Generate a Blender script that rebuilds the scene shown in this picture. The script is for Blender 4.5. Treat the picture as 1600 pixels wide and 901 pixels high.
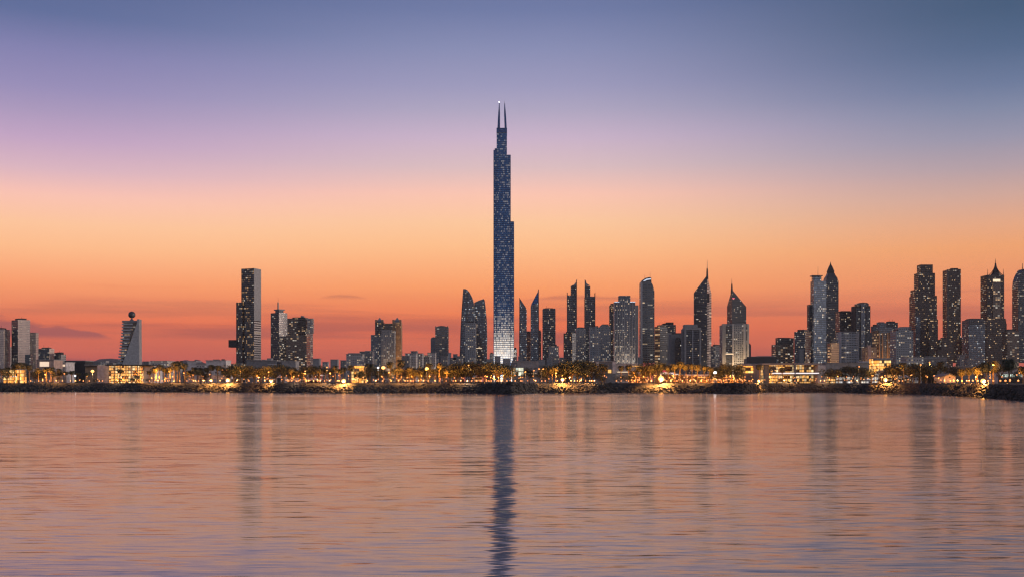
import bpy, math, random
from mathutils import Vector, Matrix, noise
PI = math.pi
R = random.Random(7)
for o in list(bpy.data.objects): bpy.data.objects.remove(o)
scn = bpy.context.scene
COL = scn.collection

# ------------------------------------------------------------------ camera
F = 1716.0; HZ = 595.0; CAMZ = 6.0
cam = bpy.data.cameras.new('camera'); camo = bpy.data.objects.new('camera', cam); COL.objects.link(camo)
cam.sensor_width = 36; cam.lens = 36 * F / 1600; cam.shift_y = (HZ - 450.5) / 1600
cam.clip_start = 0.5; cam.clip_end = 90000
camo.location = (0, 0, CAMZ); camo.rotation_euler = (PI / 2, 0, 0)
scn.camera = camo
def X(px, Y): return (px - 800) / F * Y
def Z(py, Y): return CAMZ + (HZ - py) / F * Y
def lin(c):
    return tuple((v / 12.92 if v <= 0.04045 else ((v + 0.055) / 1.055) ** 2.4) for v in [q / 255 for q in c])

# ------------------------------------------------------------------ exposure
scn.render.engine = 'CYCLES'
scn.view_settings.view_transform = 'Standard'; scn.view_settings.look = 'None'
scn.view_settings.exposure = 0; scn.view_settings.gamma = 1
cy = scn.cycles
cy.use_denoising = True; cy.sample_clamp_indirect = 4; cy.sample_clamp_direct = 0
cy.max_bounces = 6; cy.diffuse_bounces = 2; cy.glossy_bounces = 3; cy.transparent_max_bounces = 4; cy.volume_bounces = 0
cy.use_adaptive_sampling = True; cy.adaptive_threshold = 0.01
cy.use_light_tree = True; cy.caustics_reflective = False; cy.caustics_refractive = False
scn.cycles.pixel_filter_type = 'BLACKMAN_HARRIS'; scn.cycles.filter_width = 1.3

# ------------------------------------------------------------------ world: dusk sky
world = bpy.data.worlds.new('World'); scn.world = world; world.use_nodes = True
nt = world.node_tree; nt.nodes.clear()
def N(t, **k):
    n = nt.nodes.new(t)
    for a, b in k.items(): setattr(n, a, b)
    return n
def lk(a, b): nt.links.new(a, b)
def val(n, i, v):
    if hasattr(v, 'is_linked') or hasattr(v, 'links'): lk(v, n.inputs[i])
    else: n.inputs[i].default_value = v
def M(op, a, b=None, c=None, clamp=False):
    n = N('ShaderNodeMath', operation=op, use_clamp=clamp)
    val(n, 0, a)
    if b is not None: val(n, 1, b)
    if c is not None: val(n, 2, c)
    return n.outputs[0]
def sstep(x, lo, hi):
    n = N('ShaderNodeMapRange', interpolation_type='SMOOTHSTEP'); val(n, 0, x)
    val(n, 1, lo); val(n, 2, hi); return n.outputs[0]
HAZE = 2.8e-5
def clear_air(c, z):
    """the sky's own colour, before the evening haze between it and the eye"""
    T = math.exp(-HAZE * min(9500, 754 / max(z, .01))); return tuple(max(.01, (v - a_ * (1 - T)) / T) for v, a_ in zip(c, (.176, .132, .156)))
def ramp(fac, stops, top):
    n = N('ShaderNodeValToRGB'); lk(fac, n.inputs[0]); e = n.color_ramp.elements
    while len(e) > 1: e.remove(e[0])
    for i, (p, c) in enumerate(stops):
        el = e[0] if i == 0 else e.new(p / top)
        el.position = p / top; el.color = (*clear_air(lin(c), p), 1)
    return n.outputs[0]
def mixc(f, a, b, blend='MIX'):
    n = N('ShaderNodeMix', data_type='RGBA', blend_type=blend); val(n, 0, f)
    for i, v in ((6, a), (7, b)):
        if hasattr(v, 'links'): lk(v, n.inputs[i])
        else: n.inputs[i].default_value = (*v, 1)
    return n.outputs[2]
tc = N('ShaderNodeTexCoord'); sp = N('ShaderNodeSeparateXYZ'); lk(tc.outputs['Generated'], sp.inputs[0])
dx, dy, dz = sp.outputs
TOP = 0.7
f = M('DIVIDE', dz, TOP, clamp=True)
mid = [(0, (178, 92, 86)), (.015, (188, 96, 86)), (.032, (203, 106, 88)), (.045, (222, 112, 84)), (.055, (230, 120, 85)), (.07, (239, 138, 94)), (.084, (247, 156, 104)), (.1215, (252, 189, 139)),
       (.142, (251, 198, 156)), (.1666, (250, 196, 176)), (.191, (218, 188, 191)), (.216, (201, 178, 200)), (.24, (174, 165, 192)), (.259, (157, 154, 188)), (.29, (136, 141, 179)), (.32, (112, 123, 165)), (.42, (72, 88, 128)), (.6, (48, 64, 100))]
left = [(0, (176, 90, 90)), (.014, (188, 96, 92)), (.030, (203, 105, 90)), (.05, (228, 118, 88)), (.064, (236, 136, 98)), (.08, (246, 154, 108)), (.112, (252, 187, 140)),
        (.131, (252, 196, 156)), (.154, (249, 194, 178)), (.176, (218, 180, 192)), (.2, (194, 164, 195)), (.222, (170, 152, 188)), (.24, (152, 142, 184)), (.268, (132, 130, 175)), (.296, (98, 111, 155)), (.42, (62, 78, 118)), (.6, (44, 60, 96))]
right = [(0, (172, 90, 82)), (.014, (184, 94, 82)), (.030, (198, 102, 84)), (.05, (214, 114, 86)), (.064, (224, 128, 95)), (.08, (230, 142, 102)), (.112, (235, 161, 112)),
         (.131, (226, 166, 132)), (.154, (206, 166, 154)), (.176, (178, 158, 166)), (.2, (151, 148, 170)), (.222, (128, 136, 164)), (.24, (108, 122, 155)), (.268, (85, 105, 138)), (.296, (71, 93, 124)), (.42, (50, 70, 100)), (.6, (40, 56, 86))]
back = [(0, (166, 156, 160)), (.05, (166, 158, 166)), (.12, (168, 164, 174)), (.2, (150, 152, 168)), (.35, (112, 120, 144)), (.6, (68, 80, 110))]
rm, rl, rr, rb = (ramp(f, s, TOP) for s in (mid, left, right, back))
front = mixc(sstep(dx, -0.02, -0.40), rm, rl)
front = mixc(sstep(dx, 0.02, 0.42), front, rr)
# low cloud streaks lit from below the horizon
def cloud_noise(sx, sz, scale, det=4, off=0.0):
    cx = N('ShaderNodeCombineXYZ'); lk(M('MULTIPLY', dx, sx), cx.inputs[0]); lk(M('MULTIPLY', dy, sx), cx.inputs[1]); lk(M('MULTIPLY_ADD', dz, sz, off), cx.inputs[2])
    n = N('ShaderNodeTexNoise'); n.inputs['Scale'].default_value = scale; n.inputs['Detail'].default_value = det; lk(cx.outputs[0], n.inputs['Vector']); return n.outputs[0]
n1 = cloud_noise(3.0, 60, 1.0, 4, 3.0)
band = M('MULTIPLY', sstep(dz, 0.0, 0.02), sstep(dz, 0.085, 0.045))
soft = M('MULTIPLY', M('MULTIPLY', sstep(n1, 0.42, 0.64), band), 0.6)
front = mixc(soft, front, lin((166, 86, 82)))
n2 = cloud_noise(5.0, 190, 1.0, 3, 11.0)
thin = M('MULTIPLY', M('MULTIPLY', sstep(n2, 0.62, 0.70), M('MULTIPLY', sstep(dz, 0.05, 0.062), sstep(dz, 0.1, 0.08))), 0.14)
front = mixc(thin, front, lin((176, 96, 84)))
# brighter pink streaks
n3 = cloud_noise(4.0, 150, 1.0, 3, 23.0)
pk = M('MULTIPLY', M('MULTIPLY', sstep(n3, 0.56, 0.68), M('MULTIPLY', sstep(dz, 0.02, 0.03), sstep(dz, 0.07, 0.05))), 0.3)
front = mixc(pk, front, lin((246, 120, 88)))
# the mauve cloud bank low in the west
edge = cloud_noise(14.0, 60, 2.2, 6, 1.0)
def bank(azx, halfx, z0, z1, k):
    u = M('DIVIDE', M('SUBTRACT', dx, azx), halfx)
    env = M('SUBTRACT', 1.0, M('MULTIPLY', u, u), clamp=True)
    top_ = M('MULTIPLY_ADD', M('MULTIPLY', env, M('MULTIPLY_ADD', edge, 1.3, 0.3)), z1 - z0, z0)
    a = M('MULTIPLY', sstep(M('SUBTRACT', top_, dz), 0.0, 0.003), sstep(dz, z0 - 0.0035, z0 + 0.002))
    return M('MULTIPLY', a, M('MULTIPLY', sstep(env, 0.0, 0.25), k))
fy = sstep(dy, 0.3, 0.5)
front = mixc(M('MULTIPLY', bank(-0.455, 0.118, 0.0375, 0.0545, 0.6), fy), front, lin((132, 78, 92)))
front = mixc(M('MULTIPLY', bank(-0.40, 0.06, 0.017, 0.021, 0.35), fy), front, lin((140, 76, 88)))
front = mixc(M('MULTIPLY', bank(-0.151, 0.022, 0.0755, 0.0785, 0.5), fy), front, lin((170, 92, 80)))
front = mixc(M('MULTIPLY', bank(0.065, 0.06, 0.0745, 0.079, 0.55), fy), front, lin((186, 98, 84)))
full = mixc(sstep(dy, -0.25, 0.65), rb, front)
full = mixc(sstep(dz, 0.0, -0.04), full, lin((60, 52, 60)))
nish = N('ShaderNodeTexSky', sky_type='NISHITA', sun_disc=False, sun_elevation=math.radians(4), sun_rotation=math.radians(96))
nish.altitude = 10; nish.air_density = 1.4; nish.dust_density = 2.5
bg1 = N('ShaderNodeBackground'); lk(full, bg1.inputs[0]); bg1.inputs[1].default_value = 1.0
bg2 = N('ShaderNodeBackground'); lk(nish.outputs[0], bg2.inputs[0]); bg2.inputs[1].default_value = 0.002
add = N('ShaderNodeAddShader'); lk(bg1.outputs[0], add.inputs[0]); lk(bg2.outputs[0], add.inputs[1])
wo = N('ShaderNodeOutputWorld'); lk(add.outputs[0], wo.inputs[0])
world.cycles.sampling_method = 'MANUAL'; world.cycles.sample_map_resolution = 1024

# low afterglow from the side, soft
sun = bpy.data.lights.new('sun', 'SUN'); sun.energy = 1.9; sun.angle = math.radians(14); sun.color = (1, .78, .66)
suno = bpy.data.objects.new('sun', sun); COL.objects.link(suno)
sd = Vector((math.cos(math.radians(4)) * math.sin(math.radians(96)), math.cos(math.radians(4)) * math.cos(math.radians(96)), math.sin(math.radians(7))))
suno.rotation_euler = sd.to_track_quat('Z', 'Y').to_euler()

# ------------------------------------------------------------------ helpers
MATS = {}
def newmat(name):
    global nt
    m = bpy.data.materials.new(name); m.use_nodes = True; nt = m.node_tree; nt.nodes.clear()
    m.cycles.emission_sampling = 'NONE'
    return m
def finish(m, bsdf):
    o = N('ShaderNodeOutputMaterial'); lk(bsdf.outputs[0], o.inputs[0]); return m
def plain(name, c, rough=.7, var=.25, scale=.4, emis=None, es=0, metal=0, bump=0):
    if name in MATS: return MATS[name]
    m = newmat(name); b = N('ShaderNodeBsdfPrincipled'); b.inputs['Roughness'].default_value = rough; b.inputs['Metallic'].default_value = metal
    if var:
        t = N('ShaderNodeTexCoord'); n = N('ShaderNodeTexNoise'); n.inputs['Scale'].default_value = scale; n.inputs['Detail'].default_value = 5
        lk(t.outputs['Object'], n.inputs['Vector'])
        k = N('ShaderNodeMapRange'); lk(n.outputs[0], k.inputs[0]); k.inputs[1].default_value = .3; k.inputs[2].default_value = .7
        o_ = mixc(k.outputs[0], tuple(v * (1 - var) for v in c), tuple(min(1, v * (1 + var)) for v in c)); lk(o_, b.inputs['Base Color'])
        if bump:
            bp = N('ShaderNodeBump'); bp.inputs['Strength'].default_value = bump; bp.inputs['Distance'].default_value = .3; lk(n.outputs[0], bp.inputs['Height']); lk(bp.outputs[0], b.inputs['Normal'])
    else: b.inputs['Base Color'].default_value = (*c, 1)
    if emis: b.inputs['Emission Color'].default_value = (*emis, 1); b.inputs['Emission Strength'].default_value = es
    MATS[name] = finish(m, b); return m

def facade(name, wall=(.05, .055, .06), glass=(.12, .14, .17), fw=3.2, fh=4.0, mu=.25, mv=.35, lit=.12, ls=1.6, warm=(1, .70, .42), cool=(1, .9, .76),
           coolp=.35, glowh=60, glowk=.06, rough=.18, metal=.75, clus=1.0, seed=0.0, wallvar=.2, slab=0, stripe=None, lit_lo=.2, boost=0):
    """windows of a curtain wall, laid out in metres over the wall's own UVs"""
    if name in MATS: return MATS[name]
    m = newmat(name)
    if 'lit_' not in name and name not in ('terrace', 'sand_strip'): fw *= .66; fh *= .8; mu = min(.9, mu + .12); mv = min(.9, mv + .1) if mv < .5 else mv; lit *= 1.3; ls *= .46; wall = tuple(q * 1.25 + .012 for q in wall)
    uv = N('ShaderNodeUVMap'); s = N('ShaderNodeSeparateXYZ'); lk(uv.outputs[0], s.inputs[0]); u, v = s.outputs[0], s.outputs[1]
    cu = M('FLOOR', M('DIVIDE', u, fw)); cv = M('FLOOR', M('DIVIDE', v, fh))
    fu = M('FRACT', M('DIVIDE', u, fw)); fv = M('FRACT', M('DIVIDE', v, fh))
    mask = M('MULTIPLY', M('GREATER_THAN', fu, mu), M('GREATER_THAN', fv, mv))
    cx = N('ShaderNodeCombineXYZ'); lk(cu, cx.inputs[0]); lk(cv, cx.inputs[1]); cx.inputs[2].default_value = seed
    wn = N('ShaderNodeTexWhiteNoise'); lk(cx.outputs[0], wn.inputs[0]); sc = N('ShaderNodeSeparateColor'); lk(wn.outputs['Color'], sc.inputs[0])
    c2 = N('ShaderNodeCombineXYZ'); lk(M('MULTIPLY', cu, .31), c2.inputs[0]); lk(M('MULTIPLY', cv, 2.37), c2.inputs[1]); c2.inputs[2].default_value = seed * 3.1
    cn = N('ShaderNodeTexNoise'); cn.inputs['Scale'].default_value = 1.0; cn.inputs['Detail'].default_value = 2; lk(c2.outputs[0], cn.inputs['Vector'])
    p = M('MULTIPLY', M('MULTIPLY_ADD', sstep(cn.outputs[0], .54, .63), 4.2 * clus, 1 - .8 * clus), lit)
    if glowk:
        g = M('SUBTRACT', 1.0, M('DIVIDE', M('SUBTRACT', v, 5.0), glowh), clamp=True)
        p = M('MULTIPLY_ADD', M('MULTIPLY', g, M('SQRT', g)), glowk, p)  # more windows lit low down, standing in for the glow at the foot
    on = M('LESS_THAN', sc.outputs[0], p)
    if glowk and boost: mask_e = M('MULTIPLY_ADD', M('SUBTRACT', 1.0, mask), M('MULTIPLY', g, M('MULTIPLY', g, .55)), mask)  # near the foot the wall glows too, floodlight put into its emission
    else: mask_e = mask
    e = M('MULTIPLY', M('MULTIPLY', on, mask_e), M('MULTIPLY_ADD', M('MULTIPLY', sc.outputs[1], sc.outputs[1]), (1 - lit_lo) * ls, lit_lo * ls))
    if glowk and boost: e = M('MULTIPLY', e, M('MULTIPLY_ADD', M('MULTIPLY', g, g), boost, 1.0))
    ec = mixc(M('LESS_THAN', sc.outputs[2], coolp), warm, cool)
    t = N('ShaderNodeTexCoord'); n = N('ShaderNodeTexNoise'); n.inputs['Scale'].default_value = .05; n.inputs['Detail'].default_value = 6; lk(t.outputs['Object'], n.inputs['Vector'])
    wc = mixc(n.outputs[0], tuple(q * (1 - wallvar) for q in wall), tuple(q * (1 + wallvar) for q in wall))
    if stripe:
        sw, sf, scol = stripe
        wc2 = mixc(M('LESS_THAN', M('FRACT', M('DIVIDE', u, sw)), sf), wc, scol)
        sm = M('LESS_THAN', M('FRACT', M('DIVIDE', u, sw)), sf); mask = M('MULTIPLY', mask, M('SUBTRACT', 1.0, sm)); e = M('MULTIPLY', e, M('SUBTRACT', 1.0, sm)); wc = wc2
    gcol = mixc(sc.outputs[2], tuple(q * .65 for q in glass), tuple(q * 1.4 for q in glass))
    bc = mixc(mask, wc, gcol)
    b = N('ShaderNodeBsdfPrincipled'); lk(bc, b.inputs['Base Color'])
    lk(M('MULTIPLY_ADD', mask, rough - .7, .7), b.inputs['Roughness']); lk(M('MULTIPLY', mask, metal), b.inputs['Metallic'])
    lk(ec, b.inputs['Emission Color']); lk(e, b.inputs['Emission Strength'])
    MATS[name] = finish(m, b); return m

def tag(o, label=None, cat=None, group=None, kind=None):
    if label: o['label'] = label
    if cat: o['category'] = cat
    if group: o['group'] = group
    if kind: o['kind'] = kind
    return o
def empty(name, loc, label=None, cat=None, group=None, rz=0):
    o = bpy.data.objects.new(name, None); COL.objects.link(o); o.location = loc; o.rotation_euler.z = rz; o.empty_display_size = .1
    return tag(o, label, cat, group)
class MB:
    def __init__(s): s.v = []; s.f = []; s.uv = []; s.m = []
    def face(s, pts, uvs=None, m=0):
        i = len(s.v); s.v += [tuple(p) for p in pts]; s.f.append(tuple(range(i, i + len(pts))))
        s.uv += uvs or [(p[0] + p[1], p[2]) for p in pts]; s.m.append(m)
    def prism(s, poly, z0, z1, m=0, cap=None, ms=None):
        """poly counter-clockwise; z1 a height or one per corner"""
        n = len(poly); zt = z1 if isinstance(z1, (list, tuple)) else [z1] * n
        zb = z0 if isinstance(z0, (list, tuple)) else [z0] * n; u = 0
        for i in range(n):
            j = (i + 1) % n; a, b = poly[i], poly[j]; l = math.dist(a, b)
            s.face([(*a, zb[i]), (*b, zb[j]), (*b, zt[j]), (*a, zt[i])], [(u, zb[i]), (u + l, zb[j]), (u + l, zt[j]), (u, zt[i])], ms[i] if ms else m); u += l
        cm = cap if cap is not None else m
        top = [(*poly[i], zt[i]) for i in range(n)]
        if len(set(round(z, 3) for z in zt)) == 1 or n == 3: s.face(top, [(0, -5)] * n, cm)
        else:
            c = (sum(p[0] for p in top) / n, sum(p[1] for p in top) / n, sum(p[2] for p in top) / n)
            for i in range(n): s.face([top[i], top[(i + 1) % n], c], [(0, -5)] * 3, cm)
        s.face([(*poly[i], zb[i]) for i in reversed(range(n))], [(0, -5)] * n, cm)
    def box(s, x0, x1, y0, y1, z0, z1, m=0): s.prism([(x0, y0), (x1, y0), (x1, y1), (x0, y1)], z0, z1, m)
    def outline(s, pts, y0, depth, m=0, side=None):
        """pts (x,z) closed outline, extruded away in y"""
        A = sum(pts[i][0] * pts[(i + 1) % len(pts)][1] - pts[(i + 1) % len(pts)][0] * pts[i][1] for i in range(len(pts)))
        if A < 0: pts = pts[::-1]
        y1 = y0 + depth; side = m if side is None else side
        s.face([(x, y0, z) for x, z in pts], [(x, z) for x, z in pts], m)
        s.face([(x, y1, z) for x, z in reversed(pts)], [(x, z) for x, z in reversed(pts)], m)
        for i in range(len(pts)):
            a, b = pts[i], pts[(i + 1) % len(pts)]
            s.face([(a[0], y0, a[1]), (a[0], y1, a[1]), (b[0], y1, b[1]), (b[0], y0, b[1])], [(0, a[1]), (depth, a[1]), (depth, b[1]), (0, b[1])], side)
    def tube(s, p0, p1, r0, r1, n=6, m=0):
        p0, p1 = Vector(p0), Vector(p1); d = (p1 - p0).normalized(); a = d.orthogonal().normalized(); b = d.cross(a)
        q0 = [p0 + (a * math.cos(2 * PI * i / n) + b * math.sin(2 * PI * i / n)) * r0 for i in range(n)]
        q1 = [p1 + (a * math.cos(2 * PI * i / n) + b * math.sin(2 * PI * i / n)) * r1 for i in range(n)]
        for i in range(n): j = (i + 1) % n; s.face([q0[i], q0[j], q1[j], q1[i]], m=m)
        s.face(q0[::-1], m=m); s.face(q1, m=m)
    def lathe(s, prof, c=(0, 0, 0), n=12, m=0):
        for k in range(len(prof) - 1):
            (r0, z0), (r1, z1) = prof[k], prof[k + 1]
            for i in range(n):
                a0, a1 = 2 * PI * i / n, 2 * PI * (i + 1) / n
                P = lambda r, a, z: (c[0] + r * math.cos(a), c[1] + r * math.sin(a), c[2] + z)
                pts = [P(r0, a0, z0), P(r0, a1, z0), P(r1, a1, z1), P(r1, a0, z1)]
                if r1 < 1e-4: pts = pts[:3]
                elif r0 < 1e-4: pts = [pts[0], pts[2], pts[3]]
                s.face(pts, m=m)
    def mesh(s, name, mats, smooth=False):
        me = bpy.data.meshes.new(name); me.from_pydata(s.v, [], s.f); uvl = me.uv_layers.new(name='UVMap')
        uvl.data.foreach_set('uv', [q for t in s.uv for q in t])
        for m in (mats if isinstance(mats, (list, tuple)) else [mats]): me.materials.append(m)
        me.polygons.foreach_set('material_index', s.m)
        if smooth: me.polygons.foreach_set('use_smooth', [True] * len(s.f))
        me.update(); return me
    def build(s, name, mats, parent=None, smooth=False, loc=None):
        o = bpy.data.objects.new(name, s.mesh(name, mats, smooth)); COL.objects.link(o)
        if parent is not None: o.parent = parent
        if parent is not None and loc is None: o.location = -Vector(parent.location)
        if loc is not None: o.location = loc
        return o
GZ = 5.0   # level of the promenade and the city behind it

# ------------------------------------------------------------------ facade styles
def fac(name, **k): facade(name, seed=float(len(MATS)) * 1.37, **k); return MATS[name]
DK = dict(wall=(.035, .04, .047), glass=(.10, .12, .15))
fac('dark_glass', **DK, lit=.13, fw=3.4, fh=4.4)
fac('dark_dots', **DK, lit=.07, fw=3.0, fh=4.2, ls=2.4, mu=.35, mv=.45, clus=.6)
fac('dark_warm', wall=(.04, .035, .035), glass=(.09, .09, .10), lit=.17, fw=4, fh=4.6, warm=(1, .55, .22), coolp=.15, glowk=.12, glowh=120)
fac('brown_dark', wall=(.045, .035, .033), glass=(.07, .065, .07), lit=.13, fw=3.2, fh=4.4, ls=2.2, warm=(1, .62, .3), mv=.4)
fac('band_dark', wall=(.13, .14, .15), glass=(.07, .09, .11), lit=.10, fw=7, fh=4.8, mu=.04, mv=.4)
fac('band_grey', wall=(.32, .33, .35), glass=(.06, .07, .08), lit=.12, fw=6, fh=4.6, mu=.06, mv=.42)
fac('balcony_grey', wall=(.26, .28, .3), glass=(.07, .08, .09), lit=.17, fw=5, fh=4.4, mu=.3, mv=.42, glowk=.1)
fac('grid_grey', wall=(.2, .215, .235), glass=(.08, .095, .11), lit=.16, fw=4, fh=4.2, mu=.42, mv=.35, glowk=.15, glowh=70)
fac('white_lines', wall=(.16, .18, .21), glass=(.10, .12, .15), lit=.16, fw=3.6, fh=4.4, mu=.3, mv=.35, glowk=.55, glowh=95, ls=1.9)
fac('slate', wall=(.09, .105, .125), glass=(.14, .17, .21), lit=.13, fw=3.4, fh=4.2, cool=(.85, .93, 1), coolp=.6)
fac('blue_glass', wall=(.12, .15, .18), glass=(.24, .30, .37), lit=.12, fw=3.6, fh=4.6, glowk=.25, glowh=60, mu=.18, mv=.22, cool=(1, .93, .8), coolp=.6)
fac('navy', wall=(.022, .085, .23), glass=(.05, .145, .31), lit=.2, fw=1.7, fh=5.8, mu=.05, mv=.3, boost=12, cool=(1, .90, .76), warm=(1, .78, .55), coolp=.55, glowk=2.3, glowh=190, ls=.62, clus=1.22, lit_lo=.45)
fac('navy_plain', wall=(.018, .065, .18), glass=(.04, .12, .32), lit=.0, fw=3.0, fh=5.2, mu=.25, mv=.3)
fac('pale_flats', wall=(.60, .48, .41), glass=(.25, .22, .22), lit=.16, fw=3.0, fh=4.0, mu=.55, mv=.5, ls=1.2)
fac('dark_shaded_side', wall=(.08, .09, .10), glass=(.07, .09, .11), lit=.07, fw=4, fh=4.0, mu=.1, mv=.35)  # dark walls; on pale towers' left faces the shade is put into the colour
fac('striped_side', wall=(.5, .46, .43), glass=(.05, .055, .065), lit=.04, fw=40, fh=5.2, mu=.0, mv=.42)
fac('bronze_band', wall=(.16, .13, .11), glass=(.10, .08, .07), lit=.24, fw=6, fh=4.4, mu=.05, mv=.38, warm=(1, .62, .33), glowk=.2, glowh=80)
fac('pale_band', wall=(.42, .40, .38), glass=(.12, .11, .11), lit=.2, fw=4, fh=4.4, mu=.12, mv=.4)
fac('sand_lit', wall=(.38, .25, .15), glass=(.10, .08, .07), lit=.2, fw=3.2, fh=4.2, mu=.45, mv=.4, warm=(1, .58, .22), coolp=.1, ls=1.8)
fac('sand_strip', wall=(.34, .22, .13), glass=(.12, .08, .05), lit=.6, fw=9, fh=4.4, mu=.1, mv=.5, warm=(1, .6, .3), coolp=.05, ls=.75, clus=.2)
fac('rib_side', wall=(.45, .38, .34), glass=(.12, .1, .1), lit=.1, fw=30, fh=4.2, mu=.0, mv=.4)
fac('reddish', wall=(.16, .07, .05), glass=(.08, .05, .05), lit=.25, fw=4, fh=4.2, mu=.3, mv=.4, warm=(1, .5, .25), coolp=0, ls=1.1)
fac('villa', wall=(.36, .35, .35), glass=(.09, .09, .1), lit=.3, fw=3.6, fh=3.6, mu=.4, mv=.45, ls=1.6, warm=(1, .7, .38))
fac('villa_dark', wall=(.17, .17, .18), glass=(.07, .08, .09), lit=.16, fw=3.6, fh=3.6, mu=.4, mv=.45, ls=1.4)
fac('lit_shop', wall=(.3, .24, .17), glass=(.3, .22, .14), lit=.8, fw=1.5, fh=1.9, mu=.14, mv=.22, ls=1.35, warm=(1, .50, .13), cool=(1, .74, .38), coolp=.4, clus=.2, lit_lo=.45)
fac('lit_bright', wall=(.35, .24, .14), glass=(.3, .22, .14), lit=.92, fw=1.9, fh=2.2, mu=.10, mv=.16, ls=2.3, warm=(1, .36, .05), cool=(1, .6, .2), coolp=.35, clus=.2, lit_lo=.5)
fac('lit_white', wall=(.4, .4, .4), glass=(.2, .2, .2), lit=.8, fw=1.8, fh=3.0, mu=.2, mv=.4, ls=1.3, warm=(1, .85, .65), cool=(1, .95, .9), coolp=.5, clus=.2, lit_lo=.4)
fac('lit_green', wall=(.3, .31, .3), glass=(.2, .22, .2), lit=.75, fw=2.2, fh=3.4, mu=.16, mv=.2, ls=1.7, warm=(.95, 1, .72), cool=(.85, 1, .85), coolp=.5, clus=.3, lit_lo=.4)
fac('terrace', wall=(.16, .08, .05), glass=(.1, .07, .05), lit=.4, fw=1.1, fh=1.5, mu=.4, mv=.4, ls=1.6, warm=(1, .45, .15), cool=(1, .7, .4), coolp=.35, clus=.5)
plain('concrete', (.30, .305, .315)); plain('pale_concrete', (.5, .5, .5)); plain('dark_roof', (.05, .052, .058)); plain('white_render', (.62, .6, .6))
plain('charcoal', (.03, .032, .036)); plain('steel', (.3, .31, .33), .4, metal=.6, var=0); plain('gunmetal', (.09, .095, .105), .45, metal=.5, var=0); plain('slate_wall', (.2, .22, .24))
plain('salmon_wall', (.5, .36, .3)); plain('fin_white', (.42, .44, .48), .5, var=0); plain('white_fabric', (.7, .7, .74), .8)
plain('gap_red', (.35, .16, .1)); plain('sand_wall', (.36, .25, .16))
plain('lamp_glow', (1, .8, .5), var=0, emis=(1, .30, .06), es=1.8); plain('lamp_white', (1, 1, 1), var=0, emis=(.95, .97, 1), es=6)
plain('flood_glow', (1, .8, .5), var=0, emis=(1, .38, .08), es=3.4); plain('band_glow', (1, .9, .8), var=0, emis=(1, .74, .45), es=1.1)
plain('white_glow', (1, 1, 1), var=0, emis=(1, .9, .9), es=1.0); plain('red_glow', (.8, .1, .15), var=0, emis=(1, .12, .18), es=1.3)
plain('amber_glow', (1, .7, .3), var=0, emis=(1, .5, .12), es=1.1); plain('crown_glow', (.6, .7, .9), var=0, emis=(.75, .85, 1), es=.75)
plain('window_glow', (1, .9, .8), var=0, emis=(1, .72, .48), es=.8)
plain('bark', (.13, .095, .065), .9); plain('palm_bark', (.2, .15, .1), .9, scale=3)
g = MATS
# ------------------------------------------------------------------ water
m = newmat('water'); b = N('ShaderNodeBsdfPrincipled'); b.inputs['Base Color'].default_value = (.10, .08, .095, 1); b.distribution = 'MULTI_GGX'; b.inputs['Roughness'].default_value = .095; b.inputs['IOR'].default_value = 3.0; b.inputs['Anisotropic'].default_value = .9
tg = N('ShaderNodeCombineXYZ'); tg.inputs[1].default_value = 1; lk(tg.outputs[0], b.inputs['Tangent'])
t = N('ShaderNodeTexCoord')
def wave(sx, sy, det, amp_x, amp_y, rot):
    mp = N('ShaderNodeMapping'); mp.inputs['Rotation'].default_value = (0, 0, rot); mp.inputs['Scale'].default_value = (sx, sy, 1); lk(t.outputs['Object'], mp.inputs[0])
    n = N('ShaderNodeTexNoise'); n.inputs['Scale'].default_value = 1; n.inputs['Detail'].default_value = det; n.inputs['Distortion'].default_value = .35; lk(mp.outputs[0], n.inputs['Vector'])
    s_ = N('ShaderNodeSeparateColor'); lk(n.outputs['Color'], s_.inputs[0])
    return M('MULTIPLY', M('SUBTRACT', s_.outputs[0], .5), amp_x), M('MULTIPLY', M('SUBTRACT', s_.outputs[1], .5), amp_y)
ws = [wave(.34, 3.6, 3, .14, .13, .05), wave(.16, 1.3, 2, .06, .035, -.07), wave(.9, 9.0, 1, .06, .12, .03)]
ps = N('ShaderNodeSeparateXYZ'); lk(t.outputs['Object'], ps.inputs[0])
def crest(sx, sy, rot, lo, hi, amp, y0, y1):
    """thin wave crests whose far side tips away"""
    mp = N('ShaderNodeMapping'); mp.inputs['Rotation'].default_value = (0, 0, rot); mp.inputs['Scale'].default_value = (sx, sy, 1); lk(t.outputs['Object'], mp.inputs[0])
    n = N('ShaderNodeTexNoise'); n.inputs['Scale'].default_value = 1; n.inputs['Detail'].default_value = 3; n.inputs['Distortion'].default_value = .3; lk(mp.outputs[0], n.inputs['Vector'])
    k = M('MULTIPLY', M('SUBTRACT', sstep(n.outputs[0], lo, hi), .16), amp)   # slopes average out to a level sea
    return M('MULTIPLY', k, sstep(ps.outputs[1], y0, y1)) if y1 else k
cr_ = [crest(.33, 2.6, .05, .57, .70, .085, 0, 0), crest(.14, .8, -.03, .56, .68, .09, 40, 90), crest(.055, .25, .03, .54, .66, .05, 90, 220), crest(.03, .10, -.02, .54, .66, .03, 180, 380), crest(.2, 1.6, .06, .43, .32, -.02, 0, 0)]
ws += [(0.0, q) for q in cr_]
big = N('ShaderNodeTexNoise'); big.inputs['Scale'].default_value = .018; big.inputs['Detail'].default_value = 3; lk(t.outputs['Object'], big.inputs['Vector'])
calm = M('MULTIPLY_ADD', sstep(big.outputs[0], .35, .65), .8, .6)
def total(i):
    a_ = ws[0][i]
    for q in ws[1:]:
        if q[i] is not None and not isinstance(q[i], float): a_ = M('ADD', a_, q[i])
    return M('MULTIPLY', a_, calm)
sx_, sy_ = total(0), total(1)
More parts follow.
